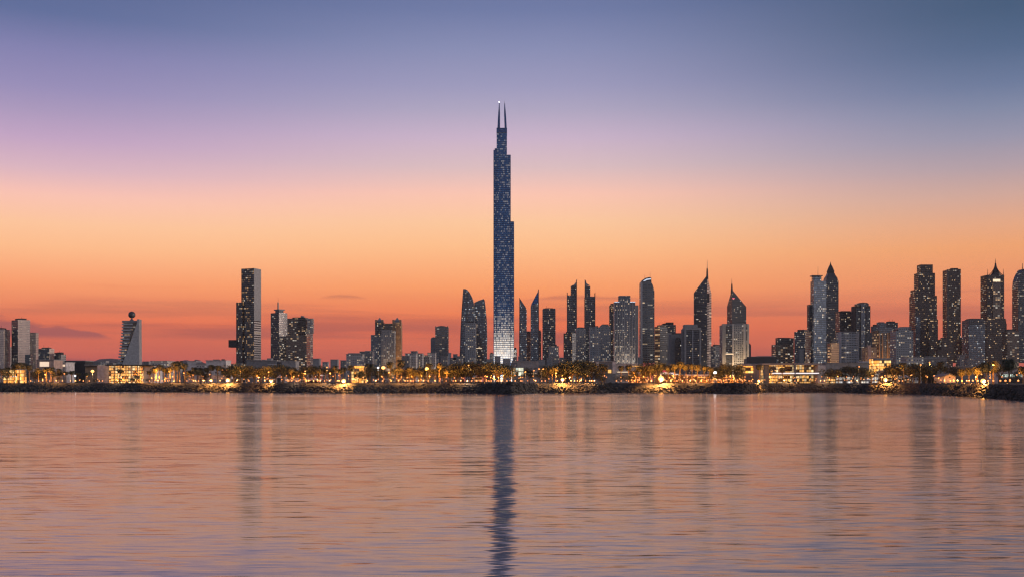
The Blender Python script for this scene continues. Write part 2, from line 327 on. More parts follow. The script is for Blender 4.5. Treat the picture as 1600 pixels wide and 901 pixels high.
c = N('ShaderNodeCombineXYZ'); lk(sx_, c.inputs[0]); lk(sy_, c.inputs[1]); c.inputs[2].default_value = 1
vn = N('ShaderNodeVectorMath', operation='NORMALIZE'); lk(c.outputs[0], vn.inputs[0]); lk(vn.outputs[0], b.inputs['Normal'])
MATS['water'] = finish(m, b)
w = MB(); w.face([(-40000, -3000, 0), (40000, -3000, 0), (40000, 60000, 0), (-40000, 60000, 0)])
tag(w.build('water', g['water']), 'calm rippled bay water mirroring the dusk sky and towers', kind='structure')

# ------------------------------------------------------------------ shoreline
SH = [(-300, 611), (0, 611), (150, 611.2), (400, 612.2), (470, 613.2), (560, 613.6), (660, 613), (745, 613.6), (800, 615), (840, 613.4), (920, 613), (1020, 613), (1100, 613.6), (1165, 614), (1200, 612.2), (1320, 612.4),
      (1360, 614.2), (1440, 615), (1500, 618.5), (1560, 622), (1600, 625.5), (1750, 630)]
def shore_py(px):
    for (a, pa), (b_, pb) in zip(SH, SH[1:]):
        if a <= px <= b_: return pa + (pb - pa) * (px - a) / (b_ - a)
    return SH[0][1] if px < SH[0][0] else SH[-1][1]
def shoreY(px): return F * CAMZ / (shore_py(px) - HZ)
SLOPE = 13.0
plain('rock', (.075, .066, .056), .85, var=.75, scale=.22); plain('rock_base', (.05, .046, .042), .95, var=.5, scale=.6)
plain('paving', (.26, .24, .22), .8, scale=.6); plain('earth', (.07, .07, .055), .95, scale=.05)
sl = MB(); pr = MB(); ld = MB()
pxs = [q for q in range(-300, 1751, 10)]
row = []
for q in pxs:
    Ye = shoreY(q); row.append([(X(q, Ye), Ye), (X(q, Ye + SLOPE), Ye + SLOPE), (X(q, Ye + SLOPE + 9), Ye + SLOPE + 9)])
l_, r_ = row[0], row[-1]     # the shore runs on beyond both edges of the view
row = [[(p[0] - d, p[1]) for p in l_] for d in (6000, 2000, 600)] + row + [[(p[0] + d, p[1] + .15 * d) for p in r_] for d in (150, 600, 2000, 6000)]
def far_x(p): return p[0] / p[1] * 45000
for a, b_ in zip(row, row[1:]):
    sl.face([(*a[0], -1.5), (*b_[0], -1.5), (*b_[1], GZ), (*a[1], GZ)])
    pr.face([(*a[1], GZ), (*b_[1], GZ), (*b_[2], GZ), (*a[2], GZ)])
    ld.face([(*a[2], GZ - .15), (*b_[2], GZ - .15), (far_x(b_[2]), 45000, GZ - .15), (far_x(a[2]), 45000, GZ - .15)])
    pr.face([(*a[2], GZ - .15), (*a[2], GZ), (*b_[2], GZ), (*b_[2], GZ - .15)])
tag(sl.build('embankment', g['rock_base']), kind='structure'); tag(pr.build('promenade_paving', g['paving']), kind='structure'); tag(ld.build('ground', g['earth']), kind='structure')
# far hills
plain('hill', (.09, .075, .085), .95, var=.3, scale=.001)
h = MB(); NY = 6; cols = list(range(-60, 520, 6))
def hh(px, k): 
    e = max(0, math.sin(min(1, max(0, (px + 60) / 560)) * PI)) ** .5
    return (150 + 210 * (noise.noise(Vector((px * .012, 3.3, k * .5))) + .5) + 50 * noise.noise(Vector((px * .06, 9, k)))) * e * math.sin((k + .001) / NY * PI)
gr = [[(X(px, 7600 + 250 * k), 7600 + 250 * k, .58 * hh(px, k)) for px in cols] for k in range(NY + 1)]
for k in range(NY):
    for i in range(len(cols) - 1): h.face([gr[k][i], gr[k][i + 1], gr[k + 1][i + 1], gr[k + 1][i]])
tag(h.build('hills', g['hill'], smooth=True), kind='structure')

# evening haze
hm = newmat('haze'); pv = N('ShaderNodeVolumePrincipled'); pv.inputs['Color'].default_value = (.95, .93, .95, 1); pv.inputs['Density'].default_value = HAZE; pv.inputs['Anisotropy'].default_value = .2
ho = N('ShaderNodeOutputMaterial'); lk(pv.outputs[0], ho.inputs['Volume'])
hz = MB(); hz.box(-9000, 9000, -400, 9500, -3, 760); hz = hz.build('haze', hm); tag(hz, kind='stuff')

# rocks of the embankment
ICO = None
def ico():
    import bmesh
    bm = bmesh.new(); bmesh.ops.create_icosphere(bm, subdivisions=1, radius=1); vs = [v.co.copy() for v in bm.verts]; fs = [[v.index for v in f_.verts] for f_ in bm.faces]; bm.free(); return vs, fs
IV, IF = ico()
def rock_pts(rad, rr):
    q = Matrix.Rotation(rr.uniform(0, 6.28), 3, 'Z') @ Matrix.Rotation(rr.uniform(0, 6.28), 3, 'X')
    s = (rr.uniform(.75, 1.3), rr.uniform(.7, 1.1), rr.uniform(.5, .85)); out = []
    for v in IV:
        k = rad * rr.uniform(.78, 1.2); p = q @ v; out.append(Vector((p.x * s[0] * k, p.y * s[1] * k, p.z * s[2] * k)))
    return out
def mounds(px):   # dark rubble headlands stand a little higher
    return sum(a * max(0, 1 - ((px - c) / w_) ** 2) for c, w_, a in ((792, 48, 1.3), (948, 25, .8), (1150, 50, .8), (1375, 30, .9), (1460, 12, -.4), (425, 30, .4), (1580, 60, .3)))
def rock_place(rr, a=-20, b=1622):
    px = rr.uniform(a, b); Ye = shoreY(px); t_ = rr.random() ** .9
    y = Ye + .2 + t_ * SLOPE; z = -.6 + t_ * (GZ - .2 + mounds(px) * .8) + rr.uniform(-.2, .3); return px, X(px, y), y, z, t_
rub = MB()
rr = random.Random(3)
for i in range(6300):
    px, x, y, z, t_ = rock_place(rr, -150, 1745); r_ = rr.uniform(.4, 1.1); pts = rock_pts(r_, rr)
    for f_ in IF: rub.face([(pts[k].x + x, pts[k].y + y, pts[k].z + z) for k in f_])
tag(rub.build('riprap_rubble', g['rock']), 'small broken stones filling the sea wall slope between boulders', 'rubble', kind='stuff')
protos = []
for k in range(12):
    mb = MB(); pts = rock_pts(1.0, rr)
    for f_ in IF: mb.face([pts[j] for j in f_])
    protos.append(mb.mesh('boulder', g['rock']))
LM = [(0, 'the lit shop and pale slab towers'), (60, 'the pale white villa'), (110, 'the plain dark block'), (165, 'the leaning tower'), (240, 'the low flat villas'), (300, 'the long marquee'), (362, 'the tall stepped block tower'), (418, 'the mast tower and its neighbour'),
      (500, 'the low hotel wing'), (580, 'the twin-turret hotel'), (630, 'the hillside villas'), (672, 'the round-topped tower'), (714, 'the curved sail towers'), (762, 'the tallest blue tower'),
      (808, 'the twin blade towers'), (845, 'the plain slab tower'), (880, 'the horned twin towers'), (935, 'the white ribbed tower'), (1000, 'the crowned banded tower'), (1025, 'the red lit sign'), (1080, 'the tall pointed tower'),
      (1125, 'the shorter pointed tower'), (1175, 'the golden glass restaurant'), (1262, 'the flat-hatted tower'), (1292, 'the clock-spire tower'), (1335, 'the white-striped tower'), (1366, 'the orange floodlit block'), (1400, 'the grey balcony block'), (1428, 'the stepped dark tower'),
      (1476, 'the narrow dark slab'), (1512, 'the flat square block'), (1542, 'the lattice-crowned tower'), (1575, 'the round-shouldered tower')]
def lm(px):
    r_ = LM[0][1]
    for a, n_ in LM:
        if px >= a: r_ = n_
    return r_
for i in range(290):
    px, x, y, z, t_ = rock_place(rr); t_ = min(t_, .95)
    o = bpy.data.objects.new('boulder', protos[i % 12]); COL.objects.link(o); s = rr.uniform(.95, 1.5)
    o.location = (x, y, z - .1); o.scale = (s, s, s); o.rotation_euler = (0, 0, rr.uniform(0, 6.28))
    tag(o, 'large grey boulder of the sea wall below ' + lm(px), 'boulder', 'sea wall boulders below ' + lm(px))

# ------------------------------------------------------------------ buildings
def foot(spec, Y, dep=None):
    if len(spec) == 2:
        a, b_ = spec; w_ = X(b_, Y) - X(a, Y); d = dep or max(12, min(w_, 45)); xa, xb = X(a, Y), X(b_, Y)
        return [(xa, Y), (xb, Y), (xb, Y + d), (xa, Y + d)]
    a, c_, b_ = spec; k = Y / F; w1, w2 = (c_ - a) * k, (b_ - c_) * k
    w1_, w2_ = max(w1, 4), max(w2, 4)
    if dep: w2_, w1_ = w2 , dep
    P0 = (X(a, Y + w2_), Y + w2_); Pc = (X(c_, Y), Y); P1 = (X(b_, Y + w1_), Y + w1_)
    return [P0, Pc, P1, (P0[0] + P1[0] - Pc[0], P0[1] + P1[1] - Pc[1])]
def vol(parent, part, spec, top, Y, mats, bot=None, dep=None, label=None, roof='dark_roof'):
    """one block of a building: spec = (left, right) or (left, near corner, right) bearings; mats = one style or (left face, right face)"""
    fp = foot(spec, Y, dep); mb = MB()
    if isinstance(top, tuple):
        if len(spec) == 2: zt = [Z(top[0], Y), Z(top[1], Y), Z(top[1], Y), Z(top[0], Y)]
        else: zt = [Z(top[0], fp[0][1]), Z(top[1], Y), Z(top[2], fp[2][1]), Z(max(top[0], top[2]), fp[3][1])]
    else: zt = Z(top, Y)
    z0 = GZ - .4 if bot is None else Z(bot, Y)
    if isinstance(mats, str): mats = (mats, mats)
    ml = [g[mats[0]], g[mats[1]], g[roof]]
    ms = [0, 1, 0, 1] if len(spec) == 3 else [0, 1, 0, 1]
    mb.prism(fp, z0, zt, 0, 2, ms)
    o = mb.build(part, ml, parent)
    if label: o['label'] = label
    return o
def shape(parent, part, pts, Y, depth, mat, side=None):
    mb = MB(); mb.outline([(X(a, Y), Z(b_, Y)) for a, b_ in pts], Y, depth, 0, 1)
    return mb.build(part, [g[mat], g[side or mat]], parent)
def mast(parent, part, px, p0, p1, Y, r0=.8, r1=.25, mat='gunmetal', dy=10):
    mb = MB(); x = X(px, Y + dy); mb.tube((x, Y + dy, Z(p0, Y)), (x, Y + dy, Z(p1, Y)), r0, r1, 6); return mb.build(part, g[mat], parent)
def bld(name, label, cat, px, Y): return empty(name, (X(px, Y), Y, GZ), label, cat)
def simple(name, label, spec, top, Y, mats, extra=(), cat='tower', dep=None, clutter=1):
    t_ = bld(name, label, cat, sum(spec) / len(spec), Y)
    o = vol(t_, 'wall', spec, top, Y, mats, dep=dep)
    for e in extra: vol(t_, e[0], e[1], e[2], Y + (e[4] if len(e) > 4 else 0), e[3], bot=(e[5] if len(e) > 5 else None), dep=(e[6] if len(e) > 6 else None))
    if clutter and not isinstance(top, tuple):
        fp = foot(spec, Y, dep); cx_ = sum(p[0] for p in fp) / 4; cy_ = sum(p[1] for p in fp) / 4; wd = (X(spec[-1], Y) - X(spec[0], Y))
        rr_ = random.Random(int(spec[0] * 7)); zt = Z(top, Y)
        # parapet and plant on the roof
        mb = MB(); c0 = Vector((cx_, cy_))
        q = [tuple(c0 + (Vector(p) - c0) * .62) for p in fp]; mb.prism(q, zt + .005, zt + rr_.uniform(2.0, 3.6)); room = mb.build('roof_plant_room', g['dark_roof'], t_)
        if wd > 14:
            for s_ in range(2):
                mb = MB(); x = cx_ + wd * rr_.uniform(-.2, .2); hgt = rr_.uniform(4, 8); mb.tube((x, cy_, zt), (x, cy_, zt + hgt), .35, .15, 5); mb.build('roof_mast', g['gunmetal'], room, loc=(0, 0, 0))
    return t_

B = simple
B('slab_tower', 'pale slab tower cut off by the edge of the view', (-16, 6), 514, 2000, 'pale_flats')
B('slab_tower', 'short narrow tower, half dark and half pale, beside the pale slab', (6, 11, 18), 541, 2100, ('dark_shaded_side', 'pale_flats'))
B('slab_tower', 'tall pale tower with a dark side face and a lower step', (18, 28, 47), 499, 2000, ('dark_shaded_side', 'pale_flats'), [('lower_wing', (46, 56), 519, 'pale_flats', 30), ('entrance_block', (39, 47), 553, 'dark_shaded_side', -20)])
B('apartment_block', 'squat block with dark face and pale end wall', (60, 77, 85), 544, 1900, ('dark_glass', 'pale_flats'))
B('apartment_block', 'small dark and pale block with a little gabled roof', (85, 95, 103), 553, 1900, ('dark_glass', 'pale_band'), [('gable_roof', (85, 95), 550.5, 'charcoal', -2, 553)])
# low buildings on the left bank
def low(name, label, px0, px1, top, Y, mats, cat='building', dep=18, parts=()):
    t_ = bld(name, label, cat, (px0 + px1) / 2, Y)
    vol(t_, 'wall', (px0, px1), top, Y, mats, dep=dep)
    mb = MB(); e = .5; mb.box(X(px0, Y) - e, X(px1, Y) + e, Y - e, Y + dep + e, Z(top, Y) + .004, Z(top, Y) + .55); mb.build('roof_slab', g['pale_concrete' if 'pale' in str(mats) or 'white' in str(mats) else 'concrete'], t_)
    for p in parts: vol(t_, p[0], (p[1], p[2]), p[3], Y + p[6], p[5], bot=p[4], dep=p[7] if len(p) > 7 else .4)
    return t_
low('white_villa', 'white flat-roofed villa with one big bright upper window', 57, 84, 562, 900, 'salmon_wall', parts=[('upper_window', 62, 76, 564.5, 572, 'window_glow', -.5), ('terrace', 57, 95, 575, 578, 'pale_concrete', -3, 3)])
low('villa_annex', 'pale annex with a bright strip window beside the white villa', 85, 103, 566, 920, 'white_render', parts=[('strip_window', 92, 101, 569, 572, 'window_glow', -.5)])
low('dark_block', 'plain windowless charcoal block with a flat roof', 101, 133, 563.5, 950, 'charcoal')
low('lit_shop', 'small yellow-lit shopfront near the bottom of the pale slab', 5, 22, 577, 700, 'lit_bright', cat='shop', parts=[('canopy', 1, 24, 587, 588, 'white_glow', -2, 2)])
low('tan_house', 'tan low house between the dark block and the golden glass hall', 133, 153, 570, 860, 'sand_wall', parts=[('eave', 132, 154, 571.2, 572.4, 'charcoal', -1.5, 1.5)])
t_ = bld('glass_hall', 'long golden-lit glass hall under a thin dark roof', 'building', 196, 760)
vol(t_, 'wall', (170, 223), 571, 760, 'lit_shop', dep=20); vol(t_, 'end_wall', (152, 170), 571, 762, 'white_render', dep=18); vol(t_, 'end_wall', (223, 241), 571, 762, 'white_render', dep=18)
vol(t_, 'roof_slab', (164, 236), 569, 752, 'charcoal', bot=570.6, dep=30)
for q in (178, 187, 196, 205, 214): vol(t_, 'column', (q, q + .7), 571, 757, 'sand_wall', dep=1)
low('flat_villa', 'flat-roofed villa with a row of lit clerestory windows', 236, 263, 564, 900, 'villa')
low('flat_villa', 'grey plain-walled villa beyond the tallest palms', 293, 306, 564, 1000, 'white_render')
low('flat_villa', 'low villa with a dark overhanging roof line', 306, 322, 568, 1000, 'villa')
low('flat_villa', 'wide pale villa with plant boxes on its roof', 322, 353, 563, 1000, 'white_render', parts=[('roof_box', 333, 341, 561, 563, 'charcoal', 2, 6), ('roof_box', 346, 350, 560.5, 563, 'charcoal', 2, 4)])
low('flat_block', 'long pale low block in front of the mast tower', 385, 432, 563, 1100, 'slate_wall', parts=[('upper_box', 417, 424, 559, 563, 'concrete', 2, 8), ('light_band', 418, 432, 568, 569.5, 'pale_concrete', -.6)])
low('flat_block', 'low grey block at the foot of the bronze banded building', 440, 462, 564, 1100, 'concrete')
# leaning wave tower with ball
Y0 = 1500
t_ = bld('leaning_tower', 'leaning tower with curved balconies, a sloping blank wall and a ball on top', 'tower', 202, Y0)
shape(t_, 'glazed_core', [(189, 569), (214, 504), (214, 502), (193, 502), (191.5, 530), (187, 569)], Y0 + 2, 9, 'bronze_band')
shape(t_, 'sloping_wall', [(191, 569), (214, 504), (214, 498), (217, 498), (217.5, 569)], Y0, 11, 'pale_concrete', 'concrete')
vol(t_, 'roof_slab', (190.5, 214), 500.3, Y0 + 1, 'concrete', bot=503.2, dep=10)
for i in range(14):
    f_ = i / 13; py = 506 + i * 4.65; xl = 190.5 - 7 * f_ ** 1.25; xr = 213.2 - (py - 504) * 23 / 65
    vol(t_, 'balcony', (xl, min(xr, xl + 6 + (xr - xl) * .5)), py - 1.3, Y0 + 1, 'pale_concrete', bot=py + 1.1, dep=9)
mb = MB(); cz = Z(491, Y0); rad = 5.4 * Y0 / F
mb.lathe([(0.01, -rad)] + [(rad * math.sin(PI * k / 12), -rad * math.cos(PI * k / 12)) for k in range(1, 12)] + [(0.01, rad)], (X(204, Y0), Y0 + 5, cz), 20); mb.build('ball', g['gunmetal'], t_, smooth=True)
mb = MB(); mb.lathe([(3.2, 0), (.8, 3.2), (.7, Z(496, Y0) - Z(500.3, Y0))], (X(204, Y0), Y0 + 5, Z(500.3, Y0)), 10); mb.build('ball_stand', g['steel'], t_)

# tall stepped block tower
Y0 = 2000
t_ = bld('block_tower', 'tall dark block tower with blank grey side and a box jutting out low down', 'tower', 390, Y0)
vol(t_, 'wall', (377, 397, 408), 419, Y0, ('dark_warm', 'concrete'), bot=500)
vol(t_, 'striped_lower_wall', (377, 397, 408), 500, Y0, ('dark_warm', 'striped_side'))
vol(t_, 'stepped_wing', (369, 379), 472, Y0 + 8, 'dark_warm', dep=22)
vol(t_, 'jutting_box', (357, 371), 530.5, Y0 + 4, 'charcoal', bot=542, dep=20)
vol(t_, 'name_panel', (378.5, 383.5), 421.2, Y0 + 10.2, 'pale_concrete', bot=423.2, dep=1)
Y0 = 2100
t_ = bld('mast_tower', 'dark tower with a flat cap and thin mast', 'tower', 436, Y0)
vol(t_, 'wall', (423, 436, 449), 488, Y0, ('dark_dots', 'pale_band')); vol(t_, 'neck', (430, 436, 443), 484, Y0 + 8, 'slate_wall', bot=488); vol(t_, 'cap', (428, 436, 445), 482.5, Y0 + 6, 'concrete', bot=484.2)
mast(t_, 'mast', 434.5, 482.5, 471.5, Y0 + 14, 1.6, 1.4, 'gunmetal'); mast(t_, 'needle', 434.5, 471.5, 463, Y0 + 14, .4, .15)
t_ = B('office_tower', 'broad bronze banded building with pale end, beside the mast tower', (449, 478, 489), 496.5, 2150, ('bronze_band', 'pale_band'), [('front_wing', (447, 479), 523, 'bronze_band', -60), ('roof_box', (470, 474), 493, 'concrete', 12, 496.4), ('end_block', (480, 489), 497, 'pale_band', -4, 520)])
# hotel with two turrets
Y0 = 1900
t_ = bld('turret_hotel', 'hotel with twin pyramid-capped turrets bridged by a gate-like block', 'hotel', 606, Y0)
for a, b_, c_ in ((586, 591, 599), (613, 620, 627)):
    vol(t_, 'turret', (a, c_), 503, Y0, 'sand_lit' if a > 600 else 'dark_warm', dep=18)
    for q in (a, c_ - 3.4): vol(t_, 'corner_post', (q, q + 3.4), 499, Y0 - .5, 'sand_wall', bot=503, dep=4)
    mb = MB(); x0, x1 = X(a + 1.4, Y0), X(c_ - 1.4, Y0); zc = Z(502.9, Y0); ya, yb = Y0 + 1, Y0 + 15; ap = ((x0 + x1) / 2, (ya + yb) / 2, Z(495, Y0))
    q = [(x0, ya, zc), (x1, ya, zc), (x1, yb, zc), (x0, yb, zc)]
    for i in range(4): mb.face([q[i], q[(i + 1) % 4], ap])
    mb.build('pyramid_roof', g['concrete'], t_)
vol(t_, 'bridge_block', (597, 615), 505.5, Y0 + 3, 'bronze_band', bot=522, dep=12)
vol(t_, 'bridge_cornice', (596.5, 615.5), 504.8, Y0 + 2, 'sand_wall', bot=506.4, dep=14)
vol(t_, 'centre_wall', (597, 615), 520, Y0 + 6, 'dark_warm', dep=10)
vol(t_, 'glazed_front', (594, 616), (521, 516), Y0 - 30, 'grid_grey', dep=24)
vol(t_, 'rounded_front', (596, 612), 514.5, Y0 - 32, 'grid_grey', dep=10)
vol(t_, 'low_wing', (579.5, 595), 522.5, Y0 - 20, 'grid_grey', dep=24)
for q in (614.5, 619.5, 623.5): vol(t_, 'floodlit_pier', (q, q + .9), 505, Y0 - 2, 'amber_pier' if 'amber_pier' in g else 'sand_strip', dep=1.5)  # piers glow by themselves, floodlight put into the material
low('hotel_wing', 'low stepped hotel wing with lit balconies', 541, 566, 553, 1300, 'villa', parts=[('upper_floor', 544, 562, 551, 553, 'concrete', 1, 12)])
low('hotel_wing', 'darker upper hotel wing joining the turret hotel', 562, 582, 549, 1400, 'villa_dark', parts=[('roof_box', 570, 579, 547.5, 549, 'concrete', 2, 8)])
low('pavilion', 'brightly lit yellow pavilion behind palms below the hotel wing', 549, 568, 571, 820, 'lit_bright', cat='pavilion')
for i, (a, b_, tp, l_) in enumerate([(628, 640, 556, 'small grey villa at the foot of the tan turret'), (633, 650, 552, 'villa with rows of lit windows in the hillside cluster'), (642, 651, 548.5, 'domed villa with a glowing band under its roof'), (650, 660, 552, 'taller plain grey villa next to the domed villa'),
                                     (658, 671, 555, 'pale wide villa between the domed villa and the grey dome tower'), (668, 680, 551, 'pale villa hugging the slim grey dome tower')]):
    low('hillside_villa', l_, a, b_, tp, 1250 + 20 * i, 'villa' if i % 2 else 'villa_dark')
t_ = bld('dome_tower', 'slim plain grey tower with a rounded top', 'tower', 677, 2100)
shape(t_, 'wall', [(673, 566), (673, 529.5), (674, 527.2), (677, 526), (680, 526.5), (680, 566)], 2100, 18, 'slate_wall')
t_ = bld('round_top_tower', 'grey tower with a gently arched roof and corner points', 'tower', 690, 1950)
shape(t_, 'wall', [(680, 566), (680, 509), (681.5, 509), (682, 510.3), (685, 509), (690, 508.4), (695, 509), (698, 510.3), (698.6, 509), (700, 509), (700, 566)], 1950, 24, 'band_dark')
low('far_block', 'little far block between the arched tower and the sail towers', 708, 714, 553, 1900, 'slate_wall'); low('far_block', 'low pale far block beside the arched tower', 700, 704, 551, 1900, 'pale_concrete'); low('far_block', 'long low far block at the foot of the sail towers', 703, 722, 558.5, 1900, 'salmon_wall')
# curved sail towers
t_ = bld('sail_tower', 'curved sail-shaped tower with a rounded peak', 'tower', 731, 2100)
shape(t_, 'wall', [(718.3, 568), (719.6, 520), (721.5, 485), (724, 451.5), (726.5, 450.8), (730, 452.5), (734, 457), (737.5, 464), (740, 473), (741.2, 490), (742, 568)], 2100, 26, 'slate')
shape(t_, 'edge_fin', [(717.9, 568), (719.3, 520), (721.2, 485), (723.7, 451), (724.4, 451), (722.2, 485), (720.3, 520), (719.2, 568)], 2098, 30, 'gunmetal')
vol(t_, 'spine', (728.5, 730), 456, 2098, 'gunmetal', dep=2)
t_ = bld('sail_tower', 'lower sail tower whose roof slopes up to a point', 'tower', 750, 2160)
shape(t_, 'wall', [(741, 568), (741, 472.5), (747, 469.5), (755.5, 466.5), (757, 468), (758.6, 480), (760.3, 500), (761, 530), (760.6, 568)], 2160, 24, 'slate')
shape(t_, 'curved_shade', [(743, 568), (743, 508), (747, 514), (751, 526), (754.5, 545), (756.5, 568)], 2157, 3, 'dark_glass')
vol(t_, 'light_band', (743.5, 753), 543.2, 2155, 'band_glow', bot=544, dep=1)
B('office_slab', 'grey grilled office slab standing before the sail towers', (727, 743.5), 504, 1900, 'balcony_grey', dep=20)
# tallest tower
Y0 = 2400
t_ = bld('tallest_tower', 'tallest tower of all, navy glass brightening to white at its foot, with twin horns', 'tower', 787, Y0)
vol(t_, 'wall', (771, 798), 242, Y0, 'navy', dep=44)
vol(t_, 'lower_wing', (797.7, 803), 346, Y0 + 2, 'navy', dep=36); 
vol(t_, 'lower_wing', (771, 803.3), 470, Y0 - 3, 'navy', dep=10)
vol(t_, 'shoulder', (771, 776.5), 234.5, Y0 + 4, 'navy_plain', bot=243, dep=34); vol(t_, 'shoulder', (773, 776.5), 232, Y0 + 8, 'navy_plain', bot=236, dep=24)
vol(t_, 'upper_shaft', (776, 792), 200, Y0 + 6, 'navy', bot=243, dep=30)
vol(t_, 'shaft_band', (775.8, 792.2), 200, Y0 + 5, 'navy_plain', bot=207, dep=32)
shape(t_, 'horn', [(777.2, 200.3), (778, 184), (779.7, 161), (780.6, 160), (781.2, 176), (781.3, 200.3)], Y0 + 12, 14, 'navy_plain')
shape(t_, 'horn', [(791.8, 200.3), (791, 184), (789, 162), (788, 161.5), (787.6, 176), (788.4, 200.3)], Y0 + 12, 14, 'navy_plain')
for q in (780, 788.4): mast(t_, 'horn_needle', q, 162, 156.5, Y0 + 8, .5, .2)
for q in (771, 776, 797.3, 802.6): vol(t_, 'corner_fin', (q, q + .7), 244 if q < 800 else 347, Y0 - 4, 'navy_plain', dep=3)
mb = MB(); mb.lathe([(.01, -1.3), (1.3, 0), (.01, 1.3)], (X(780, Y0 + 18), Y0 + 18, Z(156.5, Y0)), 8); mb.build('beacon', g['lamp_white'], t_)
B('far_slab', 'low dim slab hugging the shaded side of the tallest tower', (765, 771), 552, 2500, 'grid_grey'); B('far_slab', 'small white-lit slab hugging the tallest tower', (803, 807.5), 544, 2350, 'lit_white')
low('civic_hall', 'wide grey civic hall with greenish lit glazing', 800, 842, 564, 900, 'concrete', parts=[('glazing', 801, 819, 574, 586, 'lit_green', -.6), ('upper_window', 798, 808, 566, 574, 'slate', -.5), ('lit_eave', 818, 838, 582.2, 583.2, 'band_glow', -3, 3)])
# blades
Y0 = 2000
t_ = bld('blade_tower', 'smaller blade tower with its roof sliced to a point', 'tower', 817, Y0); shape(t_, 'wall', [(811.5, 566), (812, 466), (813.5, 467.5), (822, 480.5), (823, 484), (823, 566)], Y0, 18, 'slate'); shape(t_, 'edge_fin', [(811, 566), (811.6, 464.5), (812.6, 465.5), (812.4, 566)], Y0 - 1, 22, 'gunmetal')
t_ = bld('blade_tower', 'taller blade tower with its knife-like roof facing the smaller one', 'tower', 836, Y0); shape(t_, 'wall', [(829.3, 566), (829.3, 478), (830.5, 474), (840.5, 455), (841.5, 453), (841.8, 566)], Y0, 18, 'slate'); shape(t_, 'edge_fin', [(841, 566), (840.8, 452.5), (841.9, 450.5), (842.5, 566)], Y0 - 1, 22, 'gunmetal')
shape(t_, 'sloped_glass', [(829.8, 477), (831, 474), (840.6, 456), (841, 473), (830, 477)], Y0 - .8, .7, 'navy_plain')
B('red_block', 'reddish balconied tower seen between the two blades', (822, 829.5), 519, 2300, 'reddish', [('roof_cap', (823, 829), 517, 'charcoal', 1, 519)]); B('red_block', 'narrow dark red tower half hidden by the taller blade', (841.5, 845.5), 517, 2350, 'reddish')
B('slab_tower', 'plain dark slab tower with thin lit rows', (848, 868), 482.5, 2050, 'dark_glass', [('roof_rim', (849, 867.5), 481.5, 'gunmetal', 1, 482.4)])
B('apartment_block', 'small lit block at the foot of the plain slab tower', (858, 873), 540, 1700, 'grid_grey', [('upper_floors', (862, 870), 537.5, 'grid_grey', 3, 540.1)], cat='building')
# horned twins
Y0 = 2100
t_ = bld('horned_tower', 'horned twin tower whose taller side faces its mirrored partner to the right', 'tower', 893, Y0)
vol(t_, 'wall', (886.7, 901), 461, Y0, 'dark_glass', dep=24); vol(t_, 'upper_shaft', (892.4, 901), 446.5, Y0 + 2, 'dark_glass', bot=461.2, dep=20); shape(t_, 'horn', [(893, 446.4), (897, 444.5), (900.3, 440), (900.8, 436.5), (901.2, 446.4)], Y0 + 2, 4, 'crown_metal' if 'crown_metal' in g else 'steel'); shape(t_, 'edge_fin', [(886, 566), (886, 456), (887, 457.5), (887, 566)], Y0 - 1, 8, 'gunmetal'); shape(t_, 'edge_fin', [(900.2, 566), (900.4, 438), (901.4, 436), (901.6, 566)], Y0 - 1, 8, 'gunmetal')
t_ = bld('horned_tower', 'mirrored horned twin tower whose taller side faces its partner to the left', 'tower', 922, Y0)
vol(t_, 'wall', (914, 929.5), 463, Y0, 'dark_glass', dep=24); vol(t_, 'upper_shaft', (914.5, 922.3), 447, Y0 + 2, 'dark_glass', bot=463.2, dep=20); shape(t_, 'horn', [(914.8, 447), (914.9, 437), (916.5, 442.5), (922, 446)], Y0 + 2, 4, 'steel'); shape(t_, 'edge_fin', [(913.9, 566), (914, 436.5), (915, 439), (915, 566)], Y0 - 1, 8, 'gunmetal'); shape(t_, 'edge_fin', [(929.2, 566), (929.2, 457.5), (930.2, 456.5), (930.2, 566)], Y0 - 1, 8, 'gunmetal')
B('apartment_block', 'dark block in front of the first horned twin', (880.5, 894, 900), 520, 1850, ('dark_warm', 'balcony_grey'), cat='building')
B('apartment_block', 'grey block between the two horned twins', (900, 915), 513.5, 1900, 'grid_grey', [('roof_storey', (901, 914), 511.5, 'slate', 3, 513.6)], cat='building')
B('apartment_block', 'grey balconied block in front of the second horned twin', (921.5, 938), 510.5, 1750, 'balcony_grey', [('stair_core', (930, 932), 509.5, 'concrete', -1)], cat='building')
B('apartment_block', 'grey lit block beside the white ribbed tower', (938, 954), 508.5, 1800, 'grid_grey', [('roof_storey', (939.5, 951), 507.2, 'concrete', 2, 508.6)], cat='building')
B('slab_tower', 'dark narrow slab behind the white ribbed tower', (952.5, 963), 476.5, 2200, 'dark_warm')
Y0 = 1900
t_ = bld('ribbed_tower', 'wide tower with white vertical ribs and stepped top', 'tower', 979, Y0)
vol(t_, 'wall', (960.3, 992.5), 471.5, Y0, 'white_lines', dep=26); vol(t_, 'penthouse', (967, 985), 461.5, Y0 + 5, 'slate', bot=471.6, dep=16); vol(t_, 'side_wing', (991, 997.6), 476.5, Y0 + 8, 'concrete', dep=24)
vol(t_, 'centre_bay', (968, 984.5), 469.5, Y0 - 3, 'white_lines', dep=4)
for q in (960.2, 964.5, 968.2, 972.3, 975.6, 979.4, 983.8, 988, 992): vol(t_, 'rib', (q, q + .55), 470.2 if 967 < q < 985 else 471.3, Y0 - 4.2, 'fin_white', dep=1.6)
for a, b_ in ((960, 967.6), (984.6, 992.8)): vol(t_, 'lit_cornice', (a, b_), 470.8, Y0 - 1, 'crown_glow', bot=472, dep=2)
Y0 = 1950
t_ = bld('crowned_tower', 'tall finely banded tower with curved shoulder and lit crown', 'tower', 1012, Y0)
